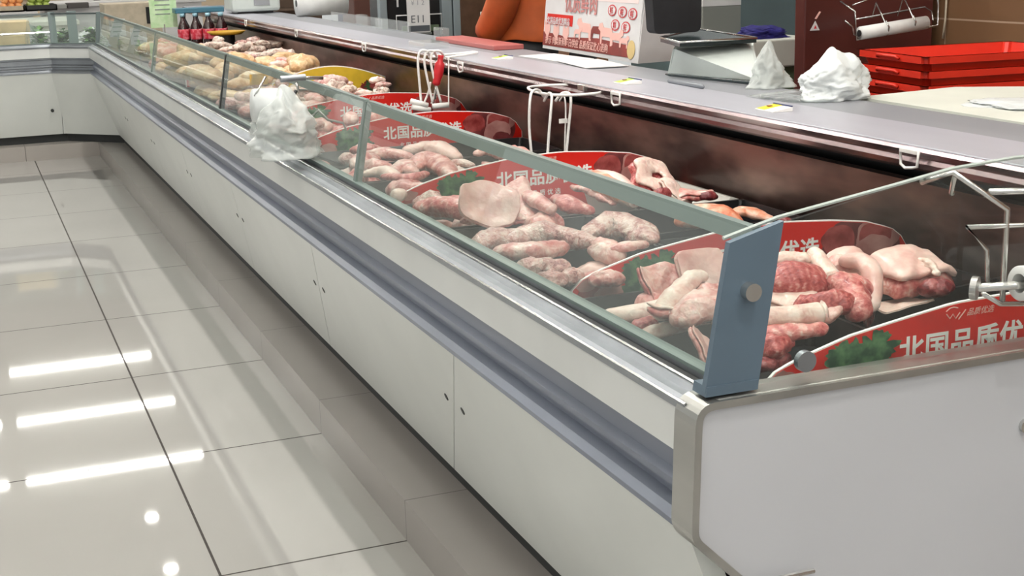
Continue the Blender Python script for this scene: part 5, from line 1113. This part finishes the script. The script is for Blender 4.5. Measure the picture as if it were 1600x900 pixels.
# cards behind the far glass
for i, (a, b, y, mm, l) in enumerate((((172, 58), (195, 29), 9.05, 'paper', 'white card behind the last glass pane, left one'), ((205, 70), (228, 43), 8.8, 'paper', 'white card behind the last glass pane, right one'), ((236, 44), (274, -6), 8.9, 'greenc', 'tall pale green notice card beside the bottle group'), ((236, 96), (262, 66), 7.6, 'greenc', 'small pale green card behind the glass below the tall green notice'))):
    p, q = at_y(*a, y), at_y(*b, y); t = empty('notice_card', ((p.x+q.x)/2, y, .657), 0, l, 'card'); hw = abs(q.x-p.x)/2
    bm = B(); box(bm, -hw, hw, -.002, .002, max(p.z, .665)-.657, q.z-.657); cc = new_obj('card', bm, M[mm], t); bm = B(); box(bm, -.004, .004, -.004, .004, 0, max(p.z, .665)-.657+.02); new_obj('stem', bm, M['steel'], t); bm = B(); box(bm, -.03, .03, -.02, .02, 0, .004); new_obj('foot', bm, M['steel'], t)
    bm = B()
    for k in range(4): box(bm, -hw*.6, hw*.5, -.0035, -.002, q.z-.657-.025-.028*k, q.z-.657-.018-.028*k)
    new_obj('printed_lines', bm, mat('line_ink', (130, 140, 134), .5), cc)
# left counter contents: beige packs, bag, greens
def heap(name, c, w_, d_, h, mats, n, label, cat, seed, flat=.5):
    """leafy heap: one thing, leaves are its surface"""
    r_ = random.Random(seed); bm = B()
    for i in range(n):
        a = r_.uniform(0, 2*PI); q = math.sqrt(r_.random()); x, y = math.cos(a)*w_*q, math.sin(a)*d_*q; z = h*(1-q*q)*r_.uniform(.4, 1)
        L_ = r_.uniform(.04, .08); yaw = r_.uniform(0, 2*PI); pit = r_.uniform(-.2, .9)
        m = Matrix.Translation((x, y, z)) @ Matrix.Rotation(yaw, 4, 'Z') @ Matrix.Rotation(-pit, 4, 'Y')
        P_ = [(0, 0, 0), (L_*.35, L_*.28, .006), (L_*.8, L_*.22, .0), (L_, 0, -.008), (L_*.8, -L_*.22, 0), (L_*.35, -L_*.28, .006)]
        vs = [bm.verts.new(m @ Vector(p)) for p in P_]; f = bm.faces.new(vs); f.material_index = i % len(mats)
    t = new_obj(name, bm, [M[x] for x in mats], None, True, c); return tag(t, label, cat)
for i, (px, w_, mm, l) in enumerate(((62, .045, ['leaf', 'leaf', 'leafd'], 'bright green leafy vegetables at the left end behind the far glass'), (100, .04, ['leafd', 'leaf'], 'dark green leafy vegetables between the two grey posts'), (145, .05, ['leaf', 'leafd'], 'bright green leafy vegetables right of the second grey post'))):
    c = at_y(px, 60, Y0+.25); heap('leafy_greens', (c.x, Y0+.30, .657), w_, .16, .20, mm, 300, l, 'vegetables', 40+i)
for k in range(3):
    c = at_y(20+2*k, 70, Y0+.3); bm = B(); box(bm, -.14, .13, -.14, .14, 0, .088, bev=.006); t = new_obj('beige_carton', bm, M['carton'], None, loc=(c.x-.03, Y0+.30, .657+.09*k)); tag(t, ['bottom beige carton of the stack behind the far glass', 'middle beige carton of the stack behind the far glass', 'top beige carton of the stack behind the far glass'][k], 'carton')
c = at_y(42, 50, Y0+.2); t = new_obj('plastic_bag', bagmesh(.04, .05, .24, 31.1), M['clearpl'], None, True, (c.x+.02, Y0+.12, .76)); tag(t, 'bluish clear plastic bag beside the beige cartons', 'bag'); t.location.z = .657
for i, px in enumerate((130,)):
    c = at_y(143, 50, Y0+.55); t = new_obj('plastic_bag', bagmesh(.10, .08, .12, 33.3), M['bag'], None, True, (c.x, Y0+.60, .657)); t.location.z = .80-.1; tag(t, 'white plastic bag behind the greens at the right', 'bag')
# islands behind the left counter
def island(x, y, w_, d_, h, m, label):
    t = empty('display_island', (x, y, 0), 0, label, 'display table'); bm = B(); box(bm, -w_/2, w_/2, -d_/2, d_/2, h-.04, h, bev=.006); new_obj('tabletop', bm, m, t); bm = B(); box(bm, -w_/2+.04, w_/2-.04, -d_/2+.04, d_/2-.04, 0, h-.04); new_obj('skirt', bm, m, t); return t
island(.45, 12.3, 1.0, .9, .84, M['board'], 'white covered display table just beyond the far counter')
island(-.4, 13.6, 2.2, 1.2, .885, M['paper'], 'wide white display table with crates of fruit')
island(1.5, 13.9, 1.5, .9, .93, M['paper'], 'white display table beyond the tan carton')
island(1.2, 16.5, 4, 1, .95, mat('beige_island', (206, 186, 160), .6), 'long beige display table in the distance')
c = at_y(198, 40, 11.6); t = empty('tan_carton', (c.x+.05, 11.7, 0), 0, 'large tan cardboard carton behind the last glass pane', 'carton')
bm = B(); box(bm, -.22, .22, -.18, .18, .5, .965, bev=.006); new_obj('carton_body', bm, M['cardb'], t); bm = B(); box(bm, -.20, .20, -.16, .16, 0, .5); new_obj('pallet', bm, M['brownwood'], t)
bm = B(); box(bm, .10, .2, -.19, -.18, .80, .93); new_obj('dark_opening', bm, M['black'], t)
rr2 = random.Random(5)
for kind, (px0, px1, py, y, mm, l, g) in {'orange': (2, 36, 14, 12.9, 'fruit', 'orange fruit heaped in the crate at the far left', 'orange fruit in the far crate'), 'green_fruit': (46, 88, 16, 12.9, 'fruitg', 'green fruit heaped in the crate at the far left', 'green fruit in the far crate')}.items():
    a, b = at_y(px0, py+6, y), at_y(px1, py+6, y); cx = (a.x+b.x)/2; w_ = (b.x-a.x)/2
    t = empty('fruit_crate', (cx, y+.3, .885), 0, 'open crate of %s on the wide white table' % kind.replace('_', ' '), 'crate'); bm = B(); box(bm, -w_-.02, w_+.02, -.2, .2, 0, .012); box(bm, -w_-.02, w_+.02, -.2, -.19, 0, .05); box(bm, -w_-.02, w_+.02, .19, .2, 0, .05); box(bm, -w_-.02, -w_-.01, -.2, .2, 0, .05); box(bm, w_+.01, w_+.02, -.2, .2, 0, .05); new_obj('crate_body', bm, M['black'] if 'green' in kind else M['cardb'], t)
    nx = max(3, int(w_*2/.062))
    for k in range(nx*5*2):
        ii, jj, ll = k % nx, (k//nx) % 5, k//(nx*5)
        bm = B(); bmesh.ops.create_uvsphere(bm, u_segments=12, v_segments=8, radius=.03); o = new_obj(kind if kind == 'orange' else 'green_fruit', bm, M[mm], None, True, (cx-w_+.031+ii*.062+ll*.012, y+.3-.14+jj*.07+ll*.01, .885+.045+ll*.05)); tag(o, l, 'fruit', g)
for i, (px, py, y, w_, h, col, l) in enumerate(((122, 10, 13.2, .10, .05, (70, 66, 64), 'dark flat pack on the wide white table'), (60, 22, 13.1, .04, .05, (90, 90, 88), 'small dark pack at the edge of the wide white table'), (100, 22, 13.2, .05, .04, (150, 150, 146), 'small grey pack on the wide white table, right of the dark one'))):
    c = at_y(px, py, y); bm = B(); box(bm, -w_, w_, -.05, .05, 0, h, bev=.006); t = new_obj('small_pack', bm, mat('pack_colour', col, .5), None, loc=(c.x, y+.1, .885)); tag(t, l, 'pack')
for i, (px, y, col) in enumerate(((150, 14.0, (60, 58, 62)), (165, 14.0, (210, 205, 196)), (178, 14.0, (70, 64, 66)), (190, 14.0, (190, 100, 60)), (210, 14.1, (60, 50, 46)), (228, 14.0, (200, 150, 80)))):
    c = at_y(px, 5, y); bm = B(); box(bm, -.035, .035, -.03, .03, 0, .20, bev=.01); t = new_obj('packet', bm, mat('packet_colour', col, .5), None, loc=(c.x, y-.1, .93)); tag(t, ['upright black packet on the table beyond the tan carton, leftmost', 'upright cream packet on the table beyond the tan carton', 'upright dark packet right of the cream one', 'upright orange brown packet in the middle of the row', 'upright brown packet in the row beyond the tan carton', 'upright ochre packet at the right end of the row'][i], 'packet')
# pale far shelving to close the view
for i, (x, y, col, l) in enumerate(((-1.5, 20, (214, 206, 194), 'pale shelving unit in the far distance at the left'), (1.2, 20.5, (190, 176, 156), 'beige shelving unit in the far distance'), (3.6, 19, (120, 98, 82), 'brown shelving unit in the far distance behind the white machine'))):
    t = empty('shelving_unit', (x, y, 0), 0, l, 'shelving'); mm = mat('shelf_paint', col, .7)
    bm = B(); box(bm, -1.2, 1.2, .2, .24, 0, 1.7); new_obj('back_board', bm, mm, t)
    for k in range(4): bm = B(); box(bm, -1.2, 1.2, -.2, .2, .1+.45*k, .13+.45*k); new_obj('shelf', bm, mm, t)
